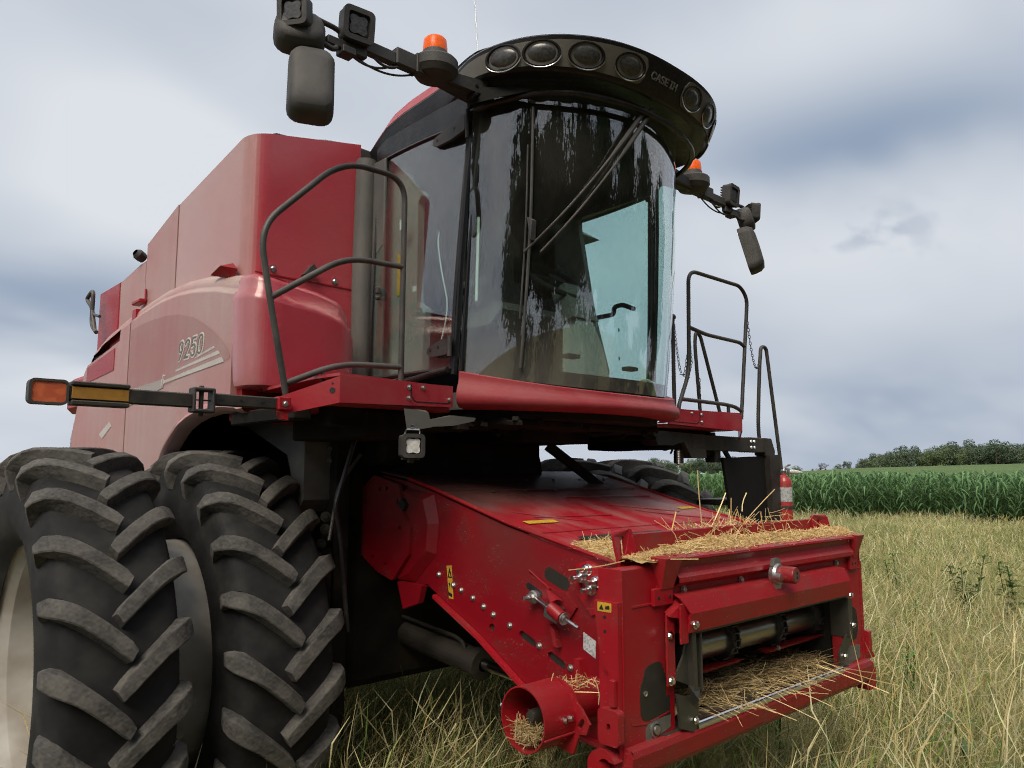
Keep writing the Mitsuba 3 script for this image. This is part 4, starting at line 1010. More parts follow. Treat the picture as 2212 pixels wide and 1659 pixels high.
# pressed ribs on the deck (lap lines) and bolts
for (x0, y0, x1, y1) in ((-.55, 2.42, -.05, 2.40), (-.60, 2.50, -.30, 2.33), (.1, 2.55, .5, 2.40), (-.05, 2.70, .62, 2.68), (.2, 2.45, .62, 2.22)):
    pts = [(x0 + (x1 - x0) * t, y0 + (y1 - y0) * t, zdeck(y0 + (y1 - y0) * t) + .014) for t in np.linspace(0, 1, 6)]
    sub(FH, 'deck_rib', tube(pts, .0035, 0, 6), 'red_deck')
for x in np.linspace(-.45, .62, 6):
    for y in (3.02, 2.80):
        sub(FH, 'deck_bolt', nut((x, y, zdeck(y) + .017), (0, -.2, 1), .008, .006), 'bare_steel')


def plate_on_deck(x0, x1, y0, y1, mat, nm):
    yy, xx = np.linspace(y0, y1, 4), np.linspace(x0, x1, 4)
    Y, X = np.meshgrid(yy, xx, indexing='ij')
    return sub(FH, nm, slab(np.stack([X, Y, np.interp(Y, ty, tz) + .0165], -1), np.array([0, 0, -.002])), mat, False)


plate_on_deck(-.66, -.48, 2.335, 2.375, 'yellow_decal', 'warning_sticker')
plate_on_deck(.56, .70, 2.43, 2.46, 'yellow_decal', 'warning_sticker')
plate_on_deck(-.60, -.05, 2.03, 2.12, 'bare_steel', 'worn_strip')
# bottom flange
fl_ = [(1.76, .845), (2.06, .866), (2.249, .962), (2.546, 1.124), (2.855, 1.259)]
for s in (-1, 1):
    G = np.array([[[s * (SX + .002), y, z + .006], [s * (SX + .026), y, z + .004], [s * (SX + .028), y, z - .010], [s * (SX - .02), y, z - .012]] for y, z in fl_])
    sub(FH, 'lower_flange', grid(G), 'red_worn', False)
# rear pivot covers
hole_ = lambda y, z, r: Point(y, z).buffer(r)
pc = Polygon([(3.32, 1.80), (3.10, 1.755), (3.06, 1.62), (3.0, 1.56), (3.01, 1.43), (3.14, 1.30), (3.27, 1.33), (3.42, 1.40), (3.46, 1.52), (3.44, 1.72)]).buffer(-.01).buffer(.01)
for y, z in ((3.20, 1.735), (3.26, 1.73), (3.085, 1.55), (3.31, 1.40), (3.2, 1.37)):
    pc = pc.difference(hole_(y, z, .011))
sub(FH, 'pivot_cover', prism(pc, 'x', -.792, -.772), 'red_shaded_grimy', False)
sub(FH, 'pivot_box', hull([(x, y, z) for x, pts in ((-.742, [(3.09, 1.74), (2.88, 1.71), (2.84, 1.58), (2.86, 1.44), (3.02, 1.30), (3.14, 1.29)]), (-.772, [(3.09, 1.72), (2.93, 1.685), (2.89, 1.575), (2.90, 1.455), (3.04, 1.34), (3.12, 1.31)])) for y, z in pts]), 'red_shaded_grimy', False)
sub(FH, 'pivot_hole', cat(prism([(3.10, 1.665), (3.07, 1.69), (3.04, 1.66), (3.06, 1.63)], 'x', -.7945, -.772), prism([(3.115, 1.68), (3.10, 1.69), (3.105, 1.645)], 'x', -.7945, -.772)), 'black_ink', False)
sub(FH, 'pivot_ear', prism([(3.10, 1.30), (2.90, 1.30), (2.93, 1.22), (3.05, 1.18)], 'x', -.79, -.76), 'red_shaded_grimy', False)
# bolts along the lower edge
for y, z in ((2.841, 1.352), (2.735, 1.316), (2.68, 1.30), (2.60, 1.275), (2.53, 1.248), (2.467, 1.223), (2.366, 1.193), (2.197, 1.14), (2.032, 1.086)):
    sub(FH, 'bolt', nut((-SX, y, z), (-1, 0, 0), .0095, .009), 'steel')
k = sub(FH, 'warning_sticker', prism([(2.765, 1.255), (2.735, 1.255), (2.75, 1.40), (2.785, 1.395)], 'x', -SX - .0015, -SX), 'yellow_decal', False)
sub(FH, 'sticker_symbol', cat(prism(Polygon([(2.775, 1.345), (2.745, 1.345), (2.763, 1.39)]).difference(Polygon([(2.768, 1.35), (2.753, 1.35), (2.763, 1.372)])), 'x', -SX - .0026, -SX - .0016), prism([(2.768, 1.32), (2.76, 1.325), (2.757, 1.30)], 'x', -SX - .0026, -SX - .0016), prism([(2.772, 1.285), (2.742, 1.275), (2.742, 1.262), (2.765, 1.268)], 'x', -SX - .0026, -SX - .0016)), 'black_ink', False)
sub(FH, 'worn_patch', prism(shapely.LineString([(2.14, 1.418), (2.06, 1.39)]).buffer(.026), 'x', -SX - .001, -SX + .001), 'stain_dark', False)
sub(FH, 'parts_label', prism([(1.965, 1.225), (1.905, 1.20), (1.908, 1.14), (1.968, 1.165)], 'x', -SX - .002, -SX), 'grey_label', False)
# slotted tension plate, turnbuckle
sub(FH, 'tension_plate', prism(Polygon([(2.265, 1.39), (2.26, 1.33), (2.12, 1.26), (2.02, 1.27), (1.99, 1.31), (2.05, 1.36), (2.10, 1.36), (2.24, 1.41)]), 'x', -SX - .012, -SX), 'red_shaded_grimy', False)
sub(FH, 'slot', prism(shapely.LineString([(2.245, 1.365), (2.18, 1.34)]).buffer(.012), 'x', -SX - .0135, -SX - .011), 'black_ink', False)
tk_ = sub(FH, 'tension_eye', cat(lathe([(.006, 0), (.026, 0), (.026, .018), (.018, .022), (.006, .022)], (-.752, 2.203, 1.327), (-1, 0, 0), 20), nut((-.774, 2.203, 1.327), (-1, 0, 0), .014, .02), cyl((-.79, 2.203, 1.327), (-.815, 2.203, 1.327), .008)), 'steel')
sub(FH, 'tension_rod', cat(cyl((-.765, 2.19, 1.325), (-.785, 2.10, 1.30), .010), cyl((-.785, 2.06, 1.285), (-.80, 1.935, 1.25), .008)), 'bright_steel')
sub(FH, 'tension_block', cat(hull([(-.79, 2.115, 1.315), (-.80, 2.115, 1.27), (-.79, 2.045, 1.30), (-.80, 2.045, 1.25), (-.75, 2.115, 1.32), (-.75, 2.045, 1.30)])), 'bare_steel', False)
sub(FH, 'tension_spring', cat([put(trimesh.creation.torus(.020, .005, major_sections=16, minor_sections=6), lookR((-.12, -.9, -.26)), (-.785 - .0012 * i, 2.085 - .0075 * i, 1.30 - .003 * i)) for i in range(9)]), 'red_worn')
sub(FH, 'spring_washer', cat(lathe([(0, 0), (.024, 0), (.024, .006), (.017, .006), (.017, .014), (0, .014)], (-.796, 2.012, 1.274), (-.12, -.95, -.26), 16)), 'steel')
sub(FH, 'spring_rag', cat(hull([(-.775, 2.10, 1.345), (-.785, 2.06, 1.335), (-.77, 2.13, 1.37), (-.76, 2.05, 1.33), (-.79, 2.09, 1.32)]), tube([(-.745, 2.25, 1.425), (-.75, 2.17, 1.385), (-.76, 2.12, 1.365)], .004, 0, 6)), 'red_worn', False)
# stud cluster near the faceplate
sub(FH, 'stud_plate', prism(Polygon([(1.99, 1.47), (1.93, 1.485), (1.86, 1.47), (1.86, 1.31), (1.92, 1.29), (1.99, 1.36)]).difference(shapely.LineString([(1.965, 1.395), (1.95, 1.375)]).buffer(.010)), 'x', -SX - .010, -SX), 'red_worn', False)
for y, z in ((1.93, 1.455), (1.958, 1.425), (1.888, 1.415), (1.912, 1.385)):
    sub(FH, 'stud', cat(lathe([(0, 0), (.022, 0), (.022, .005), (.018, .005), (.018, .02), (.015, .023), (.012, .023), (.012, .03), (.009, .03), (.009, .058), (0, .058)], (-SX - .01, y, z), (-1, 0, 0), 14)), 'bright_steel')
for pp in ([(2.115, 1.235), (2.09, 1.215), (2.075, 1.155), (2.095, 1.16)], [(1.99, 1.13), (1.965, 1.13), (1.955, 1.06), (1.985, 1.055)]):
    sub(FH, 'small_tab', prism(pp, 'x', -SX - .028, -SX), 'red_worn', False)

# ---------------------------------------------------------------- faceplate (front of the feeder house)
FY = 1.65
FP = P('faceplate', cat(bx(-.905, -.62, FY, FY + .05, .86, 1.492, .006), bx(.68, .905, FY, FY + .05, .86, 1.505, .006), bx(-.62, .70, FY + .004, FY + .05, 1.245, 1.50, .004)), 'red_worn')
for s in (-1, 1):
    sub(FP, 'side_flange', prism([(1.65, 1.385), (1.752, 1.384), (1.735, 1.25), (1.715, 1.177), (1.693, 1.16), (1.69, 1.03), (1.652, 1.02), (1.65, .9), (1.65, .9)], 'x', s * .925, s * .905), 'red_worn', False)
    sub(FP, 'side_post', cat(bx(s * .905, s * .90, FY - .004, FY + .10, .86, 1.49, .003), bx(s * .86, s * .74, FY + .05, FY + .10, .9, 1.46, .003)), 'red_worn')
    sub(FP, 'bracket_plate', prism(rrect(1.63, 1.715, .945, 1.055, .015).difference(rrect(1.663, 1.678, .99, 1.012, .005)), 'x', s * .955, s * .925), 'red_worn', False)
    hook = Point(0, 0).buffer(.062).difference(Point(-.012, .008).buffer(.028)).difference(Polygon([(-.09, -.07), (-.02, -.02), (-.02, .03), (-.10, .03)]))
    hook = shapely.union_all([affinity.translate(hook, 1.70, .865), Polygon([(1.66, .80), (1.72, .78), (1.75, .85), (1.72, .90)])])
    sub(FP, 'hook', cat(prism(hook, 'x', s * .955, s * .915), cyl((s * .91, 1.70, .83), (s * .965, 1.70, .83), .022)), 'red_worn', False)
sub(FP, 'latch_hook', hull([(.90, 1.70, .95), (.90, 1.70, .90), (1.02, 1.69, .945), (1.10, 1.69, .925), (1.13, 1.69, .895), (1.02, 1.71, .945), (1.10, 1.71, .925), (1.05, 1.70, .91)]), 'red_worn', 40)
sub(FP, 'latch_pin', cat(cyl((.90, 1.70, .865), (1.06, 1.70, .865), .030, 20), hull([(.98, 1.67, .86), (1.08, 1.67, .86), (1.0, 1.67, .76), (1.07, 1.67, .76), (.98, 1.73, .86), (1.08, 1.73, .86), (1.0, 1.73, .76), (1.07, 1.73, .76)])), 'red_worn', 40)
# top lip and channel
secs = [(1.69, 1.522), (1.632, 1.520), (1.612, 1.512), (1.610, 1.504), (1.628, 1.497), (1.636, 1.478), (1.630, 1.455), (1.618, 1.442), (1.618, 1.425), (1.64, 1.412), (1.652, 1.405)]
G = np.array([[[x, y, z] for y, z in secs] for x in np.linspace(-.625, .775, 12)])
sub(FP, 'top_channel', grid(G), 'red_worn', 25)
for x0, x1 in ((-.745, -.625), (.775, .86)):
    sub(FP, 'lip_bracket', cat(hull([(x0, 1.66, 1.52), (x1, 1.66, 1.52), (x0 + .02, 1.60, 1.515), (x1, 1.60, 1.515), (x0 + .03, 1.63, 1.41), (x1 - .02, 1.63, 1.41), (x0 + .03, 1.66, 1.41), (x1 - .02, 1.66, 1.41)]), bx(x0 - .005, x1 - .015, 1.634, 1.65, 1.355, 1.415, .003)), 'red_worn', False)
    sub(FP, 'hole', cat([lathe([(0, 0), (.006, 0), (.006, .001), (0, .001)], (x, 1.6335, 1.382), (0, -1, 0), 10) for x in (x0 + .02, x1 - .035)]), 'black_ink', False)
for x in (-.555, -.17, .27, .66):
    sub(FP, 'bolt', nut((x, FY + .002, 1.393), (0, -1, 0), .011, .009), 'steel')
# back pan lip across the top with ears
sub(FP, 'pan_lip', cat(bx(-.70, .80, 1.775, 1.787, 1.47, 1.59, .004), bx(-.80, .86, 1.66, 1.79, 1.462, 1.474, .003)), 'red_worn')
for s in (-1, 1):
    ear = rrect(0, .16, 1.47, 1.605, .022).difference(shapely.LineString([(.085, 1.525), (.085, 1.57)]).buffer(.013))
    m = prism(ear, 'y', 0, .012)
    V = np.array(m.vertices)
    W = np.stack([-.815 + V[:, 0] * .80, 1.770 - .018 * np.clip((.03 - V[:, 0]) / .03, 0, 1) ** 1.5 + V[:, 1] - .03 * np.exp(-((V[:, 2] - 1.47) / .04) ** 2), V[:, 2] + .003], 1)
    m = trimesh.Trimesh(W, m.faces, process=False)
    sub(FP, 'ear', m if s < 0 else mirror(m), 'red_worn', False)
# hood over the opening
hx0, hx1 = -.62, .60
H = [(1.648, 1.385), (1.60, 1.378), (1.575, 1.325), (1.59, 1.258), (1.596, 1.256)]
H2 = [(1.648, 1.385), (1.605, 1.38), (1.575, 1.33), (1.59, 1.258), (1.596, 1.256)]
G = np.array([[[x, y, z] for y, z in H] for x in np.linspace(hx0, hx1 + .03, 10)])
G[0, :, 0] += [-.0, -.03, -.0, .0, .0]
sub(FP, 'hood', cat(slab(G, np.array([0, .008, 0])), hull([(hx0 + .01, 1.645, 1.37), (hx0 - .06, 1.645, 1.33), (hx0 - .07, 1.62, 1.318), (hx0 + .01, 1.60, 1.37), (hx0 + .02, 1.585, 1.30), (hx0 + .01, 1.60, 1.325)]),
               hull([(hx1 + .03, 1.645, 1.38), (hx1 + .07, 1.645, 1.33), (hx1 + .03, 1.60, 1.375), (hx1 + .03, 1.58, 1.325), (hx1 + .06, 1.63, 1.262), (hx1 + .03, 1.595, 1.262)])), 'red_worn', False)
sub(FP, 'bolt', nut((-.585, 1.585, 1.285), (0, -1, 0), .012, .01), 'bright_steel')
sub(FP, 'hood_flange', bx(-.66, -.615, 1.592, 1.60, 1.225, 1.36, .002), 'red_worn')
sub(FP, 'gasket_strip', bx(-.57, .66, 1.60, 1.612, 1.247, 1.262, .002), 'bare_steel')
# latch boss
sub(FP, 'latch_plate', cat(prism(Point(0, 1.405).buffer(.042).union(Polygon([(-.03, 1.44), (.03, 1.44), (.018, 1.468), (-.018, 1.468)])).union(Polygon([(-.03, 1.37), (.03, 1.37), (.018, 1.342), (-.018, 1.342)])), 'y', 1.586, 1.604), lathe([(0, 0), (.044, 0), (.04, .012), (0, .014)], (0, 1.587, 1.405), (0, -1, 0), 24), cyl((-.028, 1.59, 1.398), (-.028, 1.555, 1.398), .015, 16)), 'steel')
sub(FP, 'latch_stud', lathe([(.0, 0), (.033, 0), (.033, .062), (.030, .067), (.0, .067)], (.014, 1.582, 1.405), (0, -1, 0), 28), 'red_worn')
sub(FP, 'latch_face', cat(lathe([(0, 0), (.025, 0), (.025, .001), (0, .001)], (.014, 1.5145, 1.405), (0, -1, 0), 24)), 'red_deck_dirty')
sub(FP, 'latch_hole', cat(cyl((.018, 1.5137, 1.414), (.018, 1.5125, 1.414), .006, 10), cyl((.018, 1.5137, 1.397), (.018, 1.5125, 1.397), .006, 10)), 'black_ink', False)
# opening: dark box behind, jamb plates, wear patches
sub(FP, 'throat', cat(prism([(1.70, .92), (2.05, .93), (2.45, 1.12), (2.45, 1.5), (1.70, 1.42)], 'x', -.727, -.715), prism([(1.70, .92), (2.05, .93), (2.45, 1.12), (2.45, 1.5), (1.70, 1.42)], 'x', .715, .727), bx(-.71, .71, 2.45, 2.47, 1.13, 1.56, 0), prism([(1.70, 1.30), (1.70, 1.32), (2.45, 1.56), (2.45, 1.54)], 'x', -.72, .72)), 'stain_dark', False)
sub(FP, 'throat_floor', prism([(1.63, .93), (1.8, .935), (2.45, 1.16), (2.45, 1.14), (1.8, .915), (1.63, .915)], 'x', -.71, .71), 'bare_steel', False)
sub(FP, 'jamb_plate', cat(bx(-.692, -.645, 1.628, 1.636, 1.085, 1.325, .002)), 'red_worn')
sub(FP, 'bolt', cat([nut((-.675, 1.627, z), (0, -1, 0), .011, .01) for z in (1.252, 1.103)]), 'bright_steel')
sub(FP, 'jamb_plate', cat(prism([(-.645, 1.10), (-.53, 1.055), (-.52, 1.06), (-.52, 1.262), (-.56, 1.262), (-.58, 1.24), (-.60, 1.18), (-.64, 1.13)], 'y', 1.624, 1.632), prism([(-.585, 1.262), (-.56, 1.262), (-.555, 1.06), (-.575, 1.06)], 'y', 1.60, 1.628), bx(-.53, -.522, 1.60, 1.72, 1.045, 1.26, .002)), 'bare_steel', False)
sub(FP, 'jamb_plate', cat(prism([(-.66, 1.06), (-.60, 1.04), (-.535, 1.03), (-.545, .93), (-.57, .918), (-.645, .945)], 'y', 1.612, 1.622), hull([(-.60, 1.61, 1.08), (-.53, 1.61, 1.06), (-.58, 1.58, 1.03), (-.57, 1.62, 1.0)])), 'bare_steel', False)
sub(FP, 'jamb_plate', cat(prism([(.685, 1.24), (.74, 1.225), (.735, 1.06), (.66, .99), (.60, .94), (.595, 1.005), (.68, 1.08)], 'y', 1.622, 1.632), bx(.676, .684, 1.61, 1.70, 1.06, 1.24, .002)), 'bare_steel', False)
sub(FP, 'bolt', cat(nut((.725, 1.62, 1.245), (0, -1, 0), .01, .01), nut((.735, 1.62, 1.11), (0, -1, 0), .01, .01), nut((-.56, 1.61, .955), (0, -1, 0), .009, .008), nut((.64, 1.62, .985), (0, -1, 0), .008, .008)), 'bright_steel')


def blob(cx, cz, w, h, seed, sq=2.6):
    a = np.linspace(0, 2 * math.pi, 60)[:-1]
    r = np.random.RandomState(seed)
    k_ = 1 + .05 * np.sin(2 * a + r.rand() * 6) + .04 * np.sin(3 * a + r.rand() * 6) + .025 * np.sin(7 * a + r.rand() * 6)
    c, s_ = np.cos(a), np.sin(a)
    return Polygon(np.stack([cx + w * np.sign(c) * np.abs(c) ** (2 / sq) * k_, cz + h * np.sign(s_) * np.abs(s_) ** (2 / sq) * k_], 1))


sub(FP, 'bare_patch', prism(blob(-.745, 1.075, .072, .09, 4).union(Polygon([(-.75, 1.06), (-.655, 1.05), (-.652, .985), (-.77, 1.0)])), 'y', FY - .0018, FY + .001), 'stain_dark', False)
sub(FP, 'bare_patch', prism(blob(.80, 1.10, .05, .075, 9).union(Polygon([(.75, 1.12), (.80, 1.10), (.78, 1.02), (.74, 1.04)])), 'y', FY - .0018, FY + .001), 'stain_dark', False)
for pp in ([(-.79, .915), (-.655, .945), (-.65, .985), (-.775, .985), (-.79, .96)], [(.66, .96), (.74, 1.01), (.86, 1.0), (.86, .94), (.66, .92)]):
    sub(FP, 'bare_patch', prism(pp, 'y', FY - .0018, FY + .001), 'fascia_grey', False)
sub(FP, 'pin', cat(lathe([(.022, 0), (.026, 0), (.026, .004), (.02, .006)], (-.742, FY - .002, .955), (0, -1, 0), 20), lathe([(0, 0), (.016, 0), (.014, .012), (0, .014)], (-.742, FY - .002, .955), (0, -1, 0), 16)), 'steel')
sub(FP, 'pin', lathe([(.006, 0), (.009, 0), (.009, .003), (.006, .003)], (-.79, FY - .002, 1.078), (0, -1, 0), 12), 'bright_steel')
sub(FP, 'seam', cat(bx(-.852, -.668, FY - .003, FY + .001, 1.360, 1.368, .001), bx(.78, .90, FY - .003, FY + .001, 1.352, 1.358, .001), prism([(-.86, .995), (-.79, .985), (-.655, 1.0), (-.655, .996), (-.79, .98), (-.86, .99)], 'y', FY - .003, FY + .001)), 'red_worn', False)
k = sub(FP, 'warning_sticker', prism(rrect(1.675, 1.735, 1.352, 1.382, .003), 'x', -.9268, -.9255), 'yellow_decal', False)
sub(FP, 'sticker_symbol', cat(prism([(1.727, 1.358), (1.708, 1.358), (1.717, 1.375)], 'x', -.9278, -.927), prism([(1.70, 1.360), (1.682, 1.362), (1.684, 1.374), (1.70, 1.370)], 'x', -.9278, -.927)), 'black_ink', False)
sub(FP, 'hole', cat([lathe([(0, 0), (.006, 0), (.006, .001), (0, .001)], (-.9255, 1.705, z), (-1, 0, 0), 8) for z in (1.335, 1.29)]), 'black_ink', False)
sub(FP, 'latch_rod', bx(-.945, -.926, 1.655, 1.675, 1.06, 1.145, .003), 'red_worn')
# bottom beam with bright skid bar
secs = [(1.70, .925), (1.63, .930), (1.618, .924), (1.612, .905), (1.622, .85), (1.64, .826), (1.72, .815)]
G = np.array([[[x, y, z] for y, z in secs] for x in np.linspace(-.90, .90, 8)])
sub(FP, 'bottom_beam', cat(grid(G), prism([(1.70, .925), (1.63, .930), (1.612, .905), (1.622, .85), (1.64, .826), (1.72, .815)], 'x', -.904, -.898), prism([(1.70, .925), (1.63, .930), (1.612, .905), (1.622, .85), (1.64, .826), (1.72, .815)], 'x', .898, .904)), 'red_worn', 25)
sub(FP, 'skid_bar', tube([(-.545, 1.626, .930), (.60, 1.626, .930)], .018, 0, 16), 'bright_steel')
sub(FP, 'skid_plate', slab(np.array([[[x, y, z] for y, z in ((1.70, .947), (1.66, .949), (1.635, .9495), (1.622, .946))] for x in np.linspace(-.545, .62, 6)]), np.array([0, 0, -.004])), 'skid_steel', 40)
# feeder drum with slat chain collars
DRUM = np.array([1.82, 1.137])
DK = P('feeder_drum', lathe([(0, 0), (.066, 0), (.066, 1.40), (0, 1.40)], (-.70, DRUM[0], DRUM[1]), (1, 0, 0), 40), 'drum_steel', 40)
for x in (-.07, .32, .665, -.45):
    rr = []
    a = np.arange(48) * 2 * math.pi / 48
    for k_, (dx, rad) in enumerate(((-.028, .066), (-.026, .082), (-.012, .086), (-.011, .076), (.011, .076), (.012, .086), (.026, .082), (.028, .066))):
        tooth = 1 + (.06 * (np.sign(np.sin(a * 10)) > 0) if k_ in (1, 2, 5, 6) else 0)
        rr.append(np.stack([0 * a + x + dx, DRUM[0] + rad * tooth * np.cos(a), DRUM[1] + rad * tooth * np.sin(a)], 1))
    ck = sub(DK, 'chain_collar', grid(np.array(rr), close=True), 'black_paint', 30)
    sub(DK, 'chain_link', cat([bx(x - .022, x + .022, -.003, .003, -.006, .006, .002).apply_transform(trimesh.transformations.rotation_matrix(t + math.pi / 2, [1, 0, 0])).apply_translation((0, DRUM[0] + .086 * math.cos(t), DRUM[1] + .086 * math.sin(t))) for t in np.arange(20) * 2 * math.pi / 20]), 'bare_steel', False)
for x0, x1, z in ((-.52, -.02, 1.035), (.22, .70, 1.035)):
    sub(DK, 'slat', hull([(x0, 1.77, z), (x1, 1.77, z), (x0, 1.74, z + .02), (x1, 1.74, z + .02), (x0, 1.82, z + .01), (x1, 1.82, z + .01)]), 'red_worn', False)
    sub(DK, 'slat_bolt', nut((x0 + .05, 1.745, z + .02), (0, -1, .5), .008, .008), 'steel')

# driveshaft guard on the left of the feeder house
GX, GY, GZ = -.75, 1.915, 1.0
DG = P('driveshaft_guard', cat(lathe([(.100, 0), (.105, 0), (.105, .17), (.100, .17), (.100, 0)], (-1.10, GY, GZ), (1, 0, 0), 48), lathe([(.10, .165), (.05, .168)], (-1.10, GY, GZ), (1, 0, 0), 40), prism(Polygon([(GY + .02, GZ + .09), (GY - .03, GZ + .11), (GY - .13, GZ + .03), (GY - .165, GZ - .01), (GY - .15, GZ - .045), (GY - .12, GZ - .05), (GY - .09, GZ - .12), (GY, GZ - .11)]).difference(shapely.LineString([(GY - .135, GZ - .005), (GY - .12, GZ - .025)]).buffer(.008)), 'x', -.955, -.945)), 'red_worn', 40)
sub(DG, 'shaft_tube', lathe([(.055, 0), (.058, .02), (.058, .20), (.075, .205), (.075, .215)], (-.955, GY, GZ), (1, 0, 0), 32), 'red_worn')
sub(DG, 'collar', lathe([(.0, 0), (.055, 0), (.062, .03), (.062, .12), (.055, .13)], (-.93, GY, GZ + .012), (1, 0, 0), 28), 'red_worn')
sub(DG, 'shaft_end', lathe([(0, 0), (.018, 0), (.022, .01), (.024, .12)], (-1.07, GY - .005, GZ + .005), (1, 0, 0), 18), 'bare_steel')
sub(DG, 'bolt', cat(nut((-1.005, GY - .105 * math.cos(.1), GZ + .105 * math.sin(.02)), (0, -1, 0), .009, .009), nut((-.98, GY - .105, GZ + .004), (0, -1, 0), .009, .009), nut((-1.085, GY + .106, GZ + .02), (0, 1, 0), .009, .012)), 'bright_steel')
sub(DG, 'weld_strip', bx(-1.095, -.935, GY - .100, GY - .090, GZ - .052, GZ - .044, .002), 'red_worn')

# fire extinguisher on the ladder post (held by a bracket, a thing of its own)
EX = labels_key = 'fire_extinguisher'
labels[EX] = {'label': 'red fire extinguisher with white label strapped to the black ladder post', 'category': 'fire extinguisher'}
ex0 = (2.185, 2.70, 1.40)
obj('cylinder', lathe([(0, 0), (.05, 0), (.052, .01), (.052, .335), (.05, .36), (.036, .388), (.018, .398), (.018, .41)], ex0, (0, 0, 1), 32), 'extinguisher_red', 35, EX)
obj('paper_label', lathe([(.0526, .215), (.0526, .315)], ex0, (0, 0, 1), 32), 'grey_label', 35, EX)
obj('valve', cat(lathe([(.016, .40), (.018, .43), (.012, .44), (0, .44)], ex0, (0, 0, 1), 16), hull([(2.19, 2.695, 1.845), (2.30, 2.70, 1.87), (2.19, 2.705, 1.855), (2.24, 2.69, 1.875), (2.30, 2.705, 1.878)]), hull([(2.20, 2.695, 1.855), (2.285, 2.70, 1.84), (2.29, 2.70, 1.83), (2.22, 2.705, 1.835), (2.22, 2.69, 1.83)])), 'steel', False, EX)
obj('hose', tube([(2.22, 2.68, 1.835), (2.18, 2.66, 1.83), (2.17, 2.66, 1.80)], .009, .02, 8), 'black_plastic', 35, EX)
obj('nozzle', lathe([(.0, 0), (.008, 0), (.018, .02), (.016, .08), (.006, .15), (0, .15)], (2.235, 2.68, 1.822), (.97, -.10, -.03), 16), 'white_plastic', 35, EX)
obj('strap', cat(lathe([(.0535, .165), (.056, .165), (.056, .185), (.0535, .185)], ex0, (0, 0, 1), 28), bx(2.12, 2.19, 2.69, 2.71, 1.565, 1.585, .002), bx(2.28, 2.31, 2.69, 2.71, 1.56, 1.59, .002)), 'black_plastic', 35, EX)

# ---------------------------------------------------------------- straw


def strands(P0, D, L, r, cols, bend, seed, gravity=0.0):
    """many thin bent stalks as one mesh: (mesh, vertex colours)"""
    q = np.random.RandomState(seed)
    n = len(P0)
    D = D / np.linalg.norm(D, axis=1, keepdims=True)
    side = np.cross(D, q.normal(size=(n, 3)))
    side /= np.linalg.norm(side, axis=1, keepdims=True) + 1e-9
    up = np.cross(D, side)
    t = np.array([-.5, -.17, .17, .5])
    ring = np.array([[1, 0], [-.5, .87], [-.5, -.87]])
    C = P0[:, None] + D[:, None] * (t[None, :, None] * L[:, None, None]) + side[:, None] * ((bend * L)[:, None] * (t ** 2)[None, :] * 2)[..., None]
    C[..., 2] -= gravity * (t[None] ** 2) * L[:, None]
    V = C[:, :, None] + r[:, None, None, None] * (ring[None, None, :, :1] * side[:, None, None] + ring[None, None, :, 1:] * up[:, None, None])
    V = V.reshape(n, 12, 3)
    f = []
    for i in range(3):
        for j in range(3):
            a, b, c_, d_ = i * 3 + j, i * 3 + (j + 1) % 3, (i + 1) * 3 + (j + 1) % 3, (i + 1) * 3 + j
            f += [[a, b, c_], [a, c_, d_]]
    F = (np.array(f)[None] + (np.arange(n) * 12)[:, None, None]).reshape(-1, 3)
    return trimesh.Trimesh(V.reshape(-1, 3), F, process=False), np.repeat(cols, 12, 0)


def straw_cols(n, q, dark=0.0):
    t = q.rand(n, 1)
    c_ = np.array([[.80, .63, .34]]) * t + np.array([[.52, .35, .14]]) * (1 - t)
    return c_ * (1 - dark * (.35 + .65 * q.rand(n, 1))) * q.uniform(.75, 1.15, (n, 1))


def heap(fz, x0, x1, y0, y1, nx, ny, seed):
    xs, ys = np.linspace(x0, x1, nx), np.linspace(y0, y1, ny)
    X, Y = np.meshgrid(xs, ys, indexing='ij')
    Z = fz(X, Y)
    q = np.random.RandomState(seed)
    m = grid(np.stack([X, Y, Z], -1))
    return m, straw_cols(len(m.vertices), q) * .75


def straw_pile(name, label, parts):
    m = trimesh.util.concatenate([trimesh.Trimesh(a.vertices, a.faces, process=False) for a, _ in parts])
    k = obj(name, m, 'straw_mat', False, None, color=np.vstack([c_ for _, c_ in parts]))
    labels[k] = {'label': label, 'category': 'straw', 'kind': 'stuff'}


def scatter(n, seed, x, y, zf, Lr, rr, flat=.35, dark=0.0, bias=None):
    q = np.random.RandomState(seed)
    X, Y = q.uniform(*x, n), q.uniform(*y, n)
    D = np.stack([q.normal(size=n), q.normal(size=n), flat * q.normal(size=n)], 1)
    if bias is not None:
        D = D * .55 + np.array(bias) * np.sign(q.normal(size=(n, 1)))
    L = q.uniform(*Lr, n) * (1 + .7 * (q.rand(n) < .1))
    return strands(np.stack([X, Y, zf(X, Y, q)], 1), D, L, q.uniform(*rr, n), straw_cols(n, q, dark), q.normal(size=n) * .25, seed + 1)


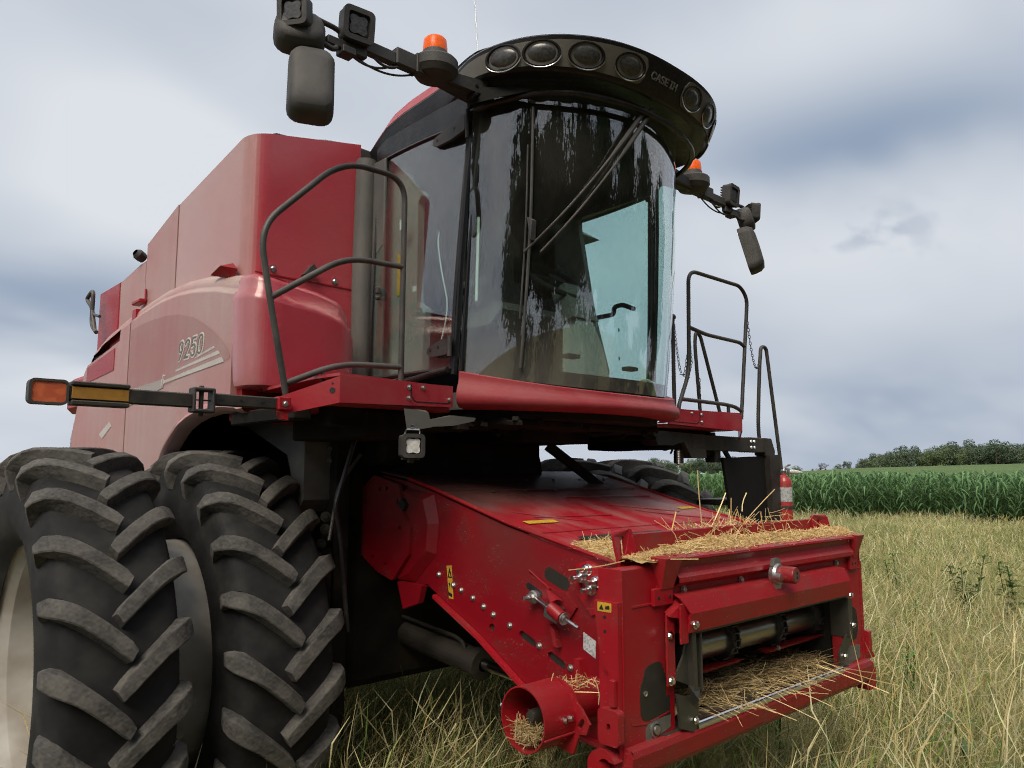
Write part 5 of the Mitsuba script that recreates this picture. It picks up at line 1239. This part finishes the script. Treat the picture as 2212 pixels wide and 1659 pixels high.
gut = lambda X, Y: 1.487 + .038 * smooth01(-.85, -.3, X) * np.exp(-((Y - 1.715) / .06) ** 2) + .022 * meshkit.fbm(np.stack([X * 9, Y * 14, X * 0], -1)) + .012 * meshkit.noise(np.stack([X * 45, Y * 45, X * 0], -1))
straw_pile('straw_heap', 'pale chopped straw lying in the gutter along the top of the red faceplate', [
    heap(gut, -.80, .86, 1.625, 1.775, 160, 24, 1),
    scatter(3600, 2, (-.78, .86), (1.625, 1.775), lambda X, Y, q: gut(X, Y) + .003 + .006 * q.rand(len(X)), (.012, .045), (.0007, .0015)),
    scatter(50, 3, (-.75, .8), (1.63, 1.77), lambda X, Y, q: gut(X, Y) + .015, (.06, .16), (.001, .0018), .5)])
hz = lambda X, Y: np.interp(Y, ty, tz) + .01 + .062 * np.exp(-((Y - 1.80) / .10) ** 2) * (.45 + .8 * meshkit.fbm(np.stack([X * 5, Y * 5, X * 0], -1)))
straw_pile('straw_heap', 'golden straw heaped on the red deck behind the upright pan lip', [
    heap(hz, -.40, .72, 1.79, 1.98, 80, 20, 5),
    scatter(1800, 6, (-.42, .72), (1.79, 1.95), lambda X, Y, q: hz(X, Y) + .010 * q.rand(len(X)), (.02, .085), (.0009, .002), .6),
    scatter(90, 7, (-.30, .15), (1.80, 1.9), lambda X, Y, q: hz(X, Y) + .03, (.06, .17), (.0011, .0022), .9),
    scatter(70, 77, (-.2, .5), (1.765, 1.80), lambda X, Y, q: 1.585 + .02 * q.normal(size=len(X)), (.05, .12), (.001, .0018), 1.2),
    strands(np.array([(-.17, 1.83, 1.70), (-.02, 1.83, 1.66), (.20, 1.85, 1.68), (.34, 1.85, 1.66), (.1, 1.85, 1.64), (-.36, 1.83, 1.60), (.05, 1.765, 1.575), (.22, 1.765, 1.57)]),
            np.array([(-.1, 0, 1), (.75, .1, .7), (.9, .3, .72), (.9, -.2, .65), (.1, 0, 1), (.4, 0, .9), (.35, -.1, -.9), (.3, -.1, -.9)]), np.array([.24, .21, .13, .25, .12, .12, .17, .14]), np.full(8, .0026), straw_cols(8, np.random.RandomState(8)) * 1.1, np.array([.02, .15, .1, .05, .03, 0, .05, .2]), 9)])
hz2 = lambda X, Y: np.interp(Y, ty, tz) + .008 + .028 * np.exp(-((X + .62) / .10) ** 2 - ((Y - 1.93) / .10) ** 2)
straw_pile('straw_heap', 'small straw patch on the near front corner of the red deck', [
    heap(hz2, -.73, -.45, 1.80, 2.06, 24, 20, 15),
    scatter(420, 16, (-.74, -.45), (1.78, 2.05), lambda X, Y, q: hz2(X, Y) + .006, (.02, .08), (.0008, .0016), .4)])
flo = lambda X, Y: .938 + .02 * smooth01(1.64, 1.75, Y) + .05 * np.clip(Y - 1.75, 0, .5)
straw_pile('straw_mat_layer', 'brown straw spread over the steel floor inside the feeder opening', [
    heap(lambda X, Y: flo(X, Y) - .004 + .012 * meshkit.noise(np.stack([X * 12, Y * 20, X * 0], -1)), -.60, .62, 1.70, 2.1, 60, 24, 20),
    scatter(950, 21, (-.50, .62), (1.69, 2.0), lambda X, Y, q: flo(X, Y) + .022 * q.rand(len(X)) ** 2 + .003, (.05, .20), (.0009, .0021), .16, .95, (.8, -.3, 0)),
    scatter(90, 22, (-.45, .52), (1.60, 1.68), lambda X, Y, q: .945 + .01 * q.rand(len(X)), (.08, .2), (.0008, .0016), .15, .2, (.35, -1, -.18)),
    strands(np.array([(.50, 1.53, .928), (.58, 1.54, .925), (-.05, 1.54, .92), (.12, 1.55, .925), (-.15, 1.56, .92), (.62, 1.58, .935)]), np.array([(.45, -1, -.35), (.6, -1, -.32), (.45, -1, -.4), (.3, -1, -.25), (.4, -1, -.3), (.8, -.8, -.2)]), np.array([.30, .32, .24, .2, .2, .3]), np.full(6, .0018), straw_cols(6, np.random.RandomState(4)) * 1.15, np.array([.1, .15, .05, .1, 0, .2]), 30)])
straw_pile('straw_heap', 'dull straw clump inside the open end of the red driveshaft guard', [
    scatter(420, 41, (-1.09, -.97), (GY - .06, GY + .06), lambda X, Y, q: GZ - .085 + .055 * q.rand(len(X)) + .5 * (Y - GY) ** 2 * 8, (.03, .09), (.0009, .0017), .7, .55)])
straw_pile('straw_heap', 'wisps of straw caught on the shaft tube beside the faceplate', [
    scatter(60, 43, (-.94, -.80), (GY - .07, GY + .03), lambda X, Y, q: GZ + .07 + .02 * q.rand(len(X)), (.02, .07), (.0008, .0015), .9),
    strands(np.array([(-.90, 1.79, 1.075), (-.85, 1.80, 1.07), (-.83, 1.80, 1.06), (-.98, 1.90, 1.10), (-.83, 1.82, 1.48)]), np.array([(.1, -1, .15), (.05, -.2, -1), (0, .1, 1), (.6, .3, .8), (-.12, .95, -.2)]), np.array([.24, .09, .08, .08, .24]), np.full(5, .0018), straw_cols(5, np.random.RandomState(14)) * 1.1, np.array([.02, .2, .2, .3, .05]), 44)])

# ---------------------------------------------------------------- ground, field, hill


def hill(az, r):
    return np.interp(az, [-180, -40, 5, 13.7, 23, 26.4, 31, 34.6, 45, 180], [1, 2, 5.6, 4.9, 3.3, 2.0, .9, .3, .1, .1]) * smooth01(45, 420, r)


rr = np.concatenate([[0.01], np.geomspace(1.2, 2500, 70)])
aa = np.radians(np.linspace(0, 360, 145))
R_, A_ = np.meshgrid(rr, aa, indexing='ij')
GXY = np.stack([CAM[0] + R_ * np.cos(A_), CAM[1] + R_ * np.sin(A_)], -1)
Zg = hill((np.degrees(A_) + 180) % 360 - 180, R_) + .05 * (meshkit.fbm(np.concatenate([GXY * .5, 0 * GXY[..., :1]], -1)) - .5) * (R_ < 60)
obj('ground', grid(np.concatenate([GXY, Zg[..., None]], -1)), 'soil', True, kind='structure')
labels['ground']['label'] = 'dry soil under the long grass'
rr = np.geomspace(38, 1500, 90)
az = np.linspace(-25, 112, 160)
R_, A_ = np.meshgrid(rr, np.radians(az), indexing='ij')
X_, Y_ = CAM[0] + R_ * np.cos(A_), CAM[1] + R_ * np.sin(A_)
Zc = hill(np.degrees(A_), R_) + 1.66 + .16 * (meshkit.noise(np.stack([X_ * 1.1, Y_ * 1.1, 0 * X_], -1)) - .5) * (R_ < 150)
obj('hill', grid(np.stack([X_, Y_, Zc], -1)), 'hill_mat', True, kind='structure')
labels['hill']['label'] = 'green crop covered slope rising to the wood'


def ribbons(base, height, lean, width, cols, seed, segs=5, tipw=.25, curl=1.0, head=0.0):
    """grass blades: arrays of base points, heights, lean vectors; one mesh with vertex colours"""
    q = np.random.RandomState(seed)
    n = len(base)
    t = np.linspace(0, 1, segs + 1)
    a = q.uniform(0, 2 * math.pi, n)
    sd = np.stack([np.cos(a), np.sin(a), 0 * a], 1)
    C = base[:, None] + np.stack([0 * t, 0 * t, t], 1)[None] * height[:, None, None] + lean[:, None] * (t ** 2)[None, :, None]
    C[..., 2] -= (np.linalg.norm(lean, axis=1)[:, None] ** 2 / np.maximum(height[:, None], .05)) * .45 * (t ** 3)[None] * curl
    C += (q.normal(size=(n, segs + 1, 3)) * (.022 if head else .014)) * np.sqrt(t)[None, :, None]
    w = np.interp(t, [0, .4, 1], [.8, 1, tipw])
    if head:
        w = np.where(t > .72, head, w * .6)
        w[-1] = .3
    W = sd[:, None] * (width[:, None, None] * w[None, :, None]) * .5
    V = np.stack([C - W, C + W], 2).reshape(n, -1, 3)
    f = []
    for i in range(segs):
        f += [[2 * i, 2 * i + 1, 2 * i + 3], [2 * i, 2 * i + 3, 2 * i + 2]]
    F = (np.array(f)[None] + (np.arange(n) * 2 * (segs + 1))[:, None, None]).reshape(-1, 3)
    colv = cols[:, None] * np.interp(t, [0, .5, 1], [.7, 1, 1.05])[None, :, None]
    return trimesh.Trimesh(V.reshape(-1, 3), F, process=False), np.repeat(colv, 2, 1).reshape(-1, 3)


def grass_patch(seed, green, n, hmax, S=1.0, wmul=1.0):
    q = np.random.RandomState(seed)
    dry = np.array([[.56, .48, .23], [.66, .58, .33], [.48, .38, .17], [.44, .45, .19], [.72, .66, .42]])
    grn = np.array([[.17, .28, .065], [.30, .39, .12], [.12, .20, .045], [.42, .48, .19]])
    out = []
    wind = np.array([.28, -.10, 0])
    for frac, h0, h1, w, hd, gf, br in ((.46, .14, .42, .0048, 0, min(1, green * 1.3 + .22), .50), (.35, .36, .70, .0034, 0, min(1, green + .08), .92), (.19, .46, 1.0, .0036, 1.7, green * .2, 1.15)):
        m = int(n * frac)
        b_ = np.stack([q.uniform(-S / 2, S / 2, m), q.uniform(-S / 2, S / 2, m), -.02 + 0 * np.arange(m)], 1)
        h = q.uniform(h0, h1, m) * hmax
        ln = np.stack([q.normal(size=m), q.normal(size=m), 0 * h], 1) * (.34 * h)[:, None] + wind * h[:, None]
        isg = q.rand(m) < gf
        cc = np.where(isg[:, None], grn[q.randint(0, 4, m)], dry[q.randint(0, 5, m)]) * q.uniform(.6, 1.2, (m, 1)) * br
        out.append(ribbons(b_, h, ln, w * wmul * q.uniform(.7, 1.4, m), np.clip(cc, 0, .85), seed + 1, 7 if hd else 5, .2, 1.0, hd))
    return cat([o_ for o_, _ in out]), np.vstack([c_ for _, c_ in out])


PATCH = []
for i, (gr, n, hm) in enumerate(((.38, 950, .86), (.62, 950, .80), (.90, 1000, .70), (1.2, 900, .56), (.35, 620, 1.0))):
    m, c_ = grass_patch(100 + i, gr, n, hm)
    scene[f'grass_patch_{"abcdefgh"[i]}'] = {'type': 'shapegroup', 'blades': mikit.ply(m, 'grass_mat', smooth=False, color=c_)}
    PATCH.append(f'grass_patch_{"abcdefgh"[i]}')
for i, (gr, n, hm) in enumerate(((.55, 1150, .74), (.95, 1150, .64))):
    m, c_ = grass_patch(150 + i, gr, n, hm, 1.6, 2.0)
    scene[f'far_grass_patch_{"ab"[i]}'] = {'type': 'shapegroup', 'blades': mikit.ply(m, 'grass_mat', smooth=False, color=c_)}
    PATCH.append(f'far_grass_patch_{"ab"[i]}')
labels['grass'] = {'label': 'long dry tan and green grass of the field', 'category': 'grass', 'kind': 'stuff'}
q = np.random.RandomState(5)
cnt = 0
edge_pts = np.array([(29.5, -4.0), (27.4, 5.5), (26.8, 7.4), (23.9, 16.8), (19, 30), (3.0, 36.0), (-14, 39)])


def before_corn(x, y):
    """signed: inside the grass field (camera side of the corn edge)"""
    poly = Polygon(np.vstack([edge_pts, [(-14, -10), (29.5, -10)]]))
    return poly.contains(Point(x, y))


def grass_at(x, y, far):
    global cnt
    cnt += 1
    nse = float(meshkit.fbm(np.array([[x * .35, y * .35, 1.0]]))[0])
    if far:
        g = PATCH[5 + (nse + .2 * q.normal() > .52)]
    else:
        j = np.clip(int((nse - .33) * 13 + q.normal() * .7), 0, 3)
        g = PATCH[4 if q.rand() < .25 else j]
    inside = -1.9 < x < 1.2 and 2.6 < y < 9
    sc = q.uniform(.8, 1.15)
    scene[f'grass__{cnt:04d}'] = {'type': 'instance', 'sg': {'type': 'ref', 'id': g}, 'to_world': T().translate([x, y, 0.0]).rotate([0, 0, 1], q.uniform(-50, 50) + (180 if q.rand() < .25 else 0)).scale([sc, sc, sc * (q.uniform(.75, 1.1))])}


for ring, (r0, r1, st) in enumerate(((2.3, 8.5, .52), (8.5, 15, .72), (15, 40, 1.15))):
    N = int(r1 / st) + 1
    for i in range(-N, N + 1):
        for j in range(-N, N + 1):
            x, y = CAM[0] + (i + q.uniform(-.4, .4)) * st, CAM[1] + (j + q.uniform(-.4, .4)) * st
            dx, dy = x - CAM[0], y - CAM[1]
            r = math.hypot(dx, dy)
            a = (math.degrees(math.atan2(dy, dx)) - 47.2 + 180) % 360 - 180
            if not r0 <= r < r1 or abs(a) > 36 + 25 / r or not before_corn(x, y):
                continue
            if 1.05 < abs(x) < 2.45 and 3.45 < y < 4.45:
                continue
            if r > 9 and -2.2 < x < 2.2 and 5.0 < y:
                continue
            if r < 3.1 and x < -1.2 and y > 1.9:
                continue
            grass_at(x, y, ring == 2)

# individual weeds
def weed(x, y, h, n, broad, seed, label, tone=1.0):
    q = np.random.RandomState(seed)
    pts, cols = [], []
    k = key('weed_plant')
    stems = q.randint(2, 4) if not broad else 1
    V, F, Cc = [], [], []
    tubes = []
    for s in range(stems):
        lean = np.array([q.normal() * .12, q.normal() * .12, 0])
        top = np.array([x, y, 0]) + lean + [q.normal() * .04, q.normal() * .04, h * q.uniform(.75, 1)]
        base = np.array([x + q.normal() * .05, y + q.normal() * .05, 0])
        tubes.append(tube([base, (base + top) / 2 + lean * .2, top], .005, 0, 5))
        for i in range(n // stems):
            t = q.uniform(.25, 1)
            a = i * 2.4 + q.normal() * .3
            L = h * q.uniform(.16, .30) * (1.2 - .55 * t) * (1.9 if broad else 1)
            w = L * (.22 if not broad else .3)
            d = np.array([math.cos(a), math.sin(a), q.uniform(.25, .9)])
            d /= np.linalg.norm(d)
            sd = np.cross(d, [0, 0, 1])
            sd /= np.linalg.norm(sd)
            p = base + (top - base) * t
            tone_ = np.array([.045, .11, .03]) * q.uniform(.7, 1.5) * tone if not broad else np.array([.16, .23, .12]) * q.uniform(.8, 1.2)
            b0 = len(V)
            for tt_, ww in ((0, .15), (.3, 1), (.65, .8), (1, .05)):
                cpt = p + d * L * tt_ - np.array([0, 0, .35 * L * tt_ ** 2])
                for e, lift in ((-1, .12), (0, 0), (1, .12)):
                    V.append(cpt + sd * w * ww * e * .5 + np.array([0, 0, w * lift * ww]))
                    Cc.append(tone_ * (1.12 if e == 0 else 1))
            for r_i in range(3):
                for c_i in range(2):
                    a0 = b0 + r_i * 3 + c_i
                    F += [[a0, a0 + 1, a0 + 4], [a0, a0 + 4, a0 + 3]]
    labels[k] = {'label': label, 'category': 'weed'}
    scene[k + '__leaf'] = mikit.ply(trimesh.Trimesh(np.array(V), F, process=False), 'leaf_mat', smooth=False, color=np.array(Cc))
    tm = cat(tubes)
    scene[k + '__stem'] = mikit.ply(tm, 'leaf_mat', smooth=False, color=np.tile([[.09, .13, .04]], (len(tm.vertices), 1)))


for args in (((7.1, 3.1), .92, 90, False, 1, 'dark green leafy weed in dry grass, larger of two near the right edge', .9),
             ((7.15, 2.62), .85, 70, False, 2, 'dark green leafy weed at the right edge of the picture, beside the larger one', .9),
             ((5.25, 2.95), .66, 50, False, 3, 'small bright green weed right of the faceplate hook, in tan grass', 1.5),
             ((8.2, 4.3), .78, 50, False, 4, 'faint green weed half hidden in the grass beyond the faceplate corner', 1.3),
             ((2.9, 2.2), .66, 70, False, 5, 'fresh green weed below the right hook of the faceplate', 1.7),
             ((1.25, 2.35), .6, 80, False, 7, 'feathery green weed growing under the middle of the bottom beam', 1.7),
             ((1.05, 1.9), .5, 60, False, 9, 'low green weed in front of the bottom beam at the foot of the picture', 1.8),
             ((1.62, 1.42), .62, 7, True, 8, 'weed with broad pale green leaves at the bottom edge of the picture', 1.0)):
    weed(*args[0], *args[1:])


# ---------------------------------------------------------------- corn
def corn_plant(seed):
    q = np.random.RandomState(seed)
    H = q.uniform(1.62, 1.85)
    parts, cols = [], []
    st = tube([(0, 0, 0), (q.normal() * .02, q.normal() * .02, H * .5), (q.normal() * .04, q.normal() * .04, H * .92)], np.array([.014, .012, .006]), 0, 5)
    parts.append(st)
    cols.append(np.tile([[.10, .17, .045]], (len(st.vertices), 1)))
    a0 = q.uniform(0, 6.28)
    for i in range(12):
        z0 = H * (.18 + .74 * i / 11)
        a = a0 + i * math.pi + q.normal() * .45
        L = q.uniform(.5, .8) * (1 - .45 * abs(i / 11 - .5))
        up_ = q.uniform(.5, 1.1) + (.6 if i > 8 else 0)
        d = np.array([math.cos(a), math.sin(a), 0])
        sd = np.array([-math.sin(a), math.cos(a), 0])
        t = np.linspace(0, 1, 7)
        C = d * (L * t * .85)[:, None] + np.array([0, 0, 1]) * (z0 + L * (up_ * t - (up_ + .35) * t ** 2.2))[:, None]
        C = C + sd * (.06 * np.sin(t * 4 + q.uniform(0, 6)))[:, None]
        w = .075 * np.array([.4, .8, 1, .95, .75, .45, .03]) * q.uniform(.8, 1.15)
        G_ = np.stack([C - sd * w[:, None] * .5 + [0, 0, .010], C, C + sd * w[:, None] * .5 + [0, 0, .010]], 1)
        parts.append(grid(G_))
        c_ = np.array([.088, .155, .070]) * q.uniform(.7, 1.45) * (1 + .35 * (i > 7))
        if i < 2 and q.rand() < .5:
            c_ = np.array([.30, .26, .11])
        cc = np.tile(c_[None], (21, 1))
        cc[1::3] *= 1.35
        cols.append(cc)
    return cat(parts), np.vstack(cols)


PL = [corn_plant(300 + i) for i in range(6)]
for i in range(4):
    q2 = np.random.RandomState(400 + i)
    ms, cs = [], []
    for j in range(9):
        m, c_ = PL[q2.randint(6)]
        R_ = trimesh.transformations.rotation_matrix(q2.uniform(0, 6.28), [0, 0, 1])[:3, :3] * q2.uniform(.9, 1.07)
        ms.append(put(m, R_, (q2.normal() * .04, (j - 4) * .18, 0)))
        cs.append(c_ * q2.uniform(.85, 1.15))
    scene[f'corn_row_{"abcd"[i]}'] = {'type': 'shapegroup', 'plants': mikit.ply(cat(ms), 'corn_mat', smooth=False, color=np.vstack(cs))}
labels['corn'] = {'label': 'rows of tall green corn at the edge of the grass field', 'category': 'corn', 'kind': 'stuff'}
cnt = 0
q = np.random.RandomState(9)
dd_ = np.concatenate([[0], np.cumsum(np.linalg.norm(np.diff(edge_pts, axis=0), axis=1))])
for row in range(14):
    for s_ in np.arange(0, dd_[-1], 1.62):
        c0 = np.array([np.interp(s_, dd_, edge_pts[:, i]) for i in range(2)])
        c1 = np.array([np.interp(s_ + .5, dd_, edge_pts[:, i]) for i in range(2)])
        t = (c1 - c0) / np.linalg.norm(c1 - c0)
        n_ = np.array([t[1], -t[0]])
        n_ = n_ if n_ @ (c0 - CAM[:2]) > 0 else -n_
        p = c0 + n_ * (row * .76 + .3)
        az_ = math.degrees(math.atan2(p[1] - CAM[1], p[0] - CAM[0]))
        if not (8 < az_ < 41 or az_ > 70):
            continue
        cnt += 1
        scene[f'corn__{cnt:04d}'] = {'type': 'instance', 'sg': {'type': 'ref', 'id': f'corn_row_{"abcd"[q.randint(4)]}'}, 'to_world': T().translate([p[0], p[1], float(hill(az_, np.linalg.norm(p - CAM[:2])))]).rotate([0, 0, 1], math.degrees(math.atan2(t[1], t[0])) - 90 + 180 * q.randint(2)).scale([1, 1, q.uniform(.94, 1.04)])}


# ---------------------------------------------------------------- trees
def tree_parts(seed, h, w, n, leaf, trunk_r, base=.18, lobes=9, col=(.035, .062, .022)):
    q = np.random.RandomState(seed)
    tr = [tube([(0, 0, 0), (q.normal() * .03 * h, q.normal() * .03 * h, h * .3), (q.normal() * .05 * h, q.normal() * .05 * h, h * .75)], np.array([trunk_r, trunk_r * .7, trunk_r * .25]), 0, 7)]
    cen = []
    for i in range(lobes):
        a = q.uniform(0, 6.28)
        zz_ = q.uniform(base + .12, .86)
        rad = w * .5 * math.sin(math.pi * min(1, (zz_ - base) / (1 - base) * .8 + .18)) * q.uniform(.3, .8)
        cen.append((rad * math.cos(a), rad * math.sin(a), zz_ * h, q.uniform(.16, .27) * w))
        tr.append(tube([(0, 0, h * max(.12, zz_ * .55)), (rad * .5 * math.cos(a), rad * .5 * math.sin(a), h * zz_ * .85), (rad * math.cos(a), rad * math.sin(a), h * zz_)], np.array([trunk_r * .4, trunk_r * .25, trunk_r * .1]), 0, 5))
    cen = np.array(cen)
    idx = q.randint(0, lobes, n)
    d = q.normal(size=(n, 3))
    d /= np.linalg.norm(d, axis=1, keepdims=True)
    rad = q.uniform(.55, 1.08, n) ** .6
    Pn = cen[idx, :3] + d * (rad * cen[idx, 3])[:, None] * [1, 1, .85]
    N_ = d + q.normal(size=(n, 3)) * .5
    N_ /= np.linalg.norm(N_, axis=1, keepdims=True)
    a_ = np.cross(N_, q.normal(size=(n, 3)))
    a_ /= np.linalg.norm(a_, axis=1, keepdims=True)
    b_ = np.cross(N_, a_)
    L = leaf * q.uniform(.6, 1.3, n)[:, None]
    V = np.stack([Pn - a_ * L, Pn + b_ * L * .45, Pn + a_ * L, Pn - b_ * L * .45], 1).reshape(-1, 3)
    F = (np.array([[0, 1, 2], [0, 2, 3]])[None] + (np.arange(n) * 4)[:, None, None]).reshape(-1, 3)
    c_ = np.array(col) * q.uniform(.6, 1.5, (n, 1)) * np.repeat(q.uniform(.75, 1.3, (lobes, 1)), 1, 1)[idx]
    return cat(tr), trimesh.Trimesh(V, F, process=False), np.repeat(c_, 4, 0)


TG = []
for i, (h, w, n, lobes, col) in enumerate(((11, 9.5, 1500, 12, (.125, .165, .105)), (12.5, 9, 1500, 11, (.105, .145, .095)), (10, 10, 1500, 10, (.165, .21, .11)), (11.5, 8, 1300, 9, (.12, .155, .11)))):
    tr, cr, cc = tree_parts(600 + i, h, w, n, .42, .22, .06, lobes, col)
    g = f'tree_kind_{"abcd"[i]}'
    scene[g] = {'type': 'shapegroup', 'trunk': mikit.ply(tr, 'bark', smooth=30), 'crown': mikit.ply(cr, 'leaf_mat', smooth=False, color=cc)}
    TG.append(g)


def far_tree(az_, r, sc, label, group=None, g=None, name='tree', squash=1.0):
    k = key(name)
    x, y = CAM[0] + r * math.cos(math.radians(az_)), CAM[1] + r * math.sin(math.radians(az_))
    z = float(hill(az_, r))
    scene[k] = {'type': 'instance', 'sg': {'type': 'ref', 'id': g or TG[q.randint(4)]}, 'to_world': T().translate([x, y, z - .3]).rotate([0, 0, 1], q.uniform(0, 360)).scale([sc, sc, sc * squash])}
    labels[k] = {'label': label, 'category': 'tree'}
    if group:
        labels[k]['group'] = group


q = np.random.RandomState(21)
azv = lambda x: 47.2 - math.degrees(math.atan((x - 1106) / 1672))
px = 1868.0
while px < 2330:
    hgt = np.interp(px, [1868, 1899, 1984, 2054, 2124, 2330], [.62, .80, .98, 1.05, 1.0, 1.05])
    for rowi in range(3):
        far_tree(azv(px + q.uniform(-6, 6)), 420 + rowi * 11 + q.uniform(-3, 3), hgt * q.uniform(.84, 1.12) * (1 + .04 * rowi), 'dark leafy tree of the dense wood on the right-hand hill', 'trees of the wood on the hill')
    px += q.uniform(15, 23)
px = 1405.0
while px < 1585:
    for rowi in range(2):
        far_tree(azv(px + q.uniform(-6, 6)), 400 + rowi * 10, np.interp(px, [1405, 1450, 1500, 1585], [.9, .80, .93, .9]) * q.uniform(.86, 1.1), 'dark tree of the far wood seen below the right platform', 'trees of the wood behind the right tyres')
    px += q.uniform(14, 22)
for x, sc, sq, lab in ((1716, .78, .62, 'round bushy tree alone on the horizon just right of the fire extinguisher'), (1811, .55, .8, 'small low tree on the horizon right of the bare tree'), (1831, .60, 1.0, 'small upright tree on the horizon, taller of the pair left of the wood'), (1855, .5, .8, 'low tree on the horizon just before the left end of the wood'), (1755, .25, 1.0, 'tiny bush on the horizon left of the bare tree')):
    far_tree(azv(x), 415, sc, lab, None, TG[{1716: 2, 1811: 0, 1831: 3, 1855: 0, 1755: 1}[x]], 'tree', sq)
for i, x in enumerate((4, 12, 30, 40, 52)):
    far_tree(azv(x), 640, .42 + .1 * (i % 2), 'small distant tree on the left-hand horizon beside the outer tyre', 'trees on the left horizon')
# bare tree
k = key('bare_tree')
q3 = np.random.RandomState(77)
bp = []


def twig(p, d, L, r, depth):
    e = p + d * L
    bp.append(tube([p, (p + e) / 2 + q3.normal(size=3) * L * .06, e], np.array([r, r * .8, r * .6]), 0, 5))
    if depth:
        for _ in range(3):
            d2 = d + q3.normal(size=3) * .5
            twig(e, d2 / np.linalg.norm(d2), L * q3.uniform(.6, .8), r * .68, depth - 1)


r0 = 412.0
bx_, by_ = CAM[0] + r0 * math.cos(math.radians(azv(1779))), CAM[1] + r0 * math.sin(math.radians(azv(1779)))
b0 = np.array([bx_, by_, float(hill(azv(1779), r0)) - .3])
for off in (-1.6, 1.4):
    twig(b0 + [off * .7, off * -.7, 0], np.array([.05 * off, 0, 1]), 2.1, .30, 4)
obj('bare_tree', cat(bp), 'bark', False)
labels['bare_tree'] = {'label': 'bare leafless tree on the horizon left of the small trees', 'category': 'tree'}
# tall trees behind the camera: what the dark windshield mirrors
tr, cr, cc = tree_parts(901, 10.5, 7.5, 6500, .28, .26, .04, 26, (.020, .038, .020))
scene['near_tree_kind'] = {'type': 'shapegroup', 'trunk': mikit.ply(tr, 'bark', smooth=30), 'crown': mikit.ply(cr, 'leaf_mat', smooth=False, color=cc)}
for i, (az_, r) in enumerate(((-140, 15), (-120, 15.5), (-100, 14.5), (-79, 15), (-58, 15.5), (-37, 17), (-18, 19))):
    k = key('tall_tree')
    sc = q.uniform(.95, 1.15)
    scene[k] = {'type': 'instance', 'sg': {'type': 'ref', 'id': 'near_tree_kind'}, 'to_world': T().translate([r * math.cos(math.radians(az_)), 2.2 + r * math.sin(math.radians(az_)), -.1]).rotate([0, 0, 1], q.uniform(0, 360)).scale(sc)}
    labels[k] = {'label': 'tall leafy tree mirrored darkly in the curved windshield', 'category': 'tree', 'group': 'trees mirrored in the windshield'}
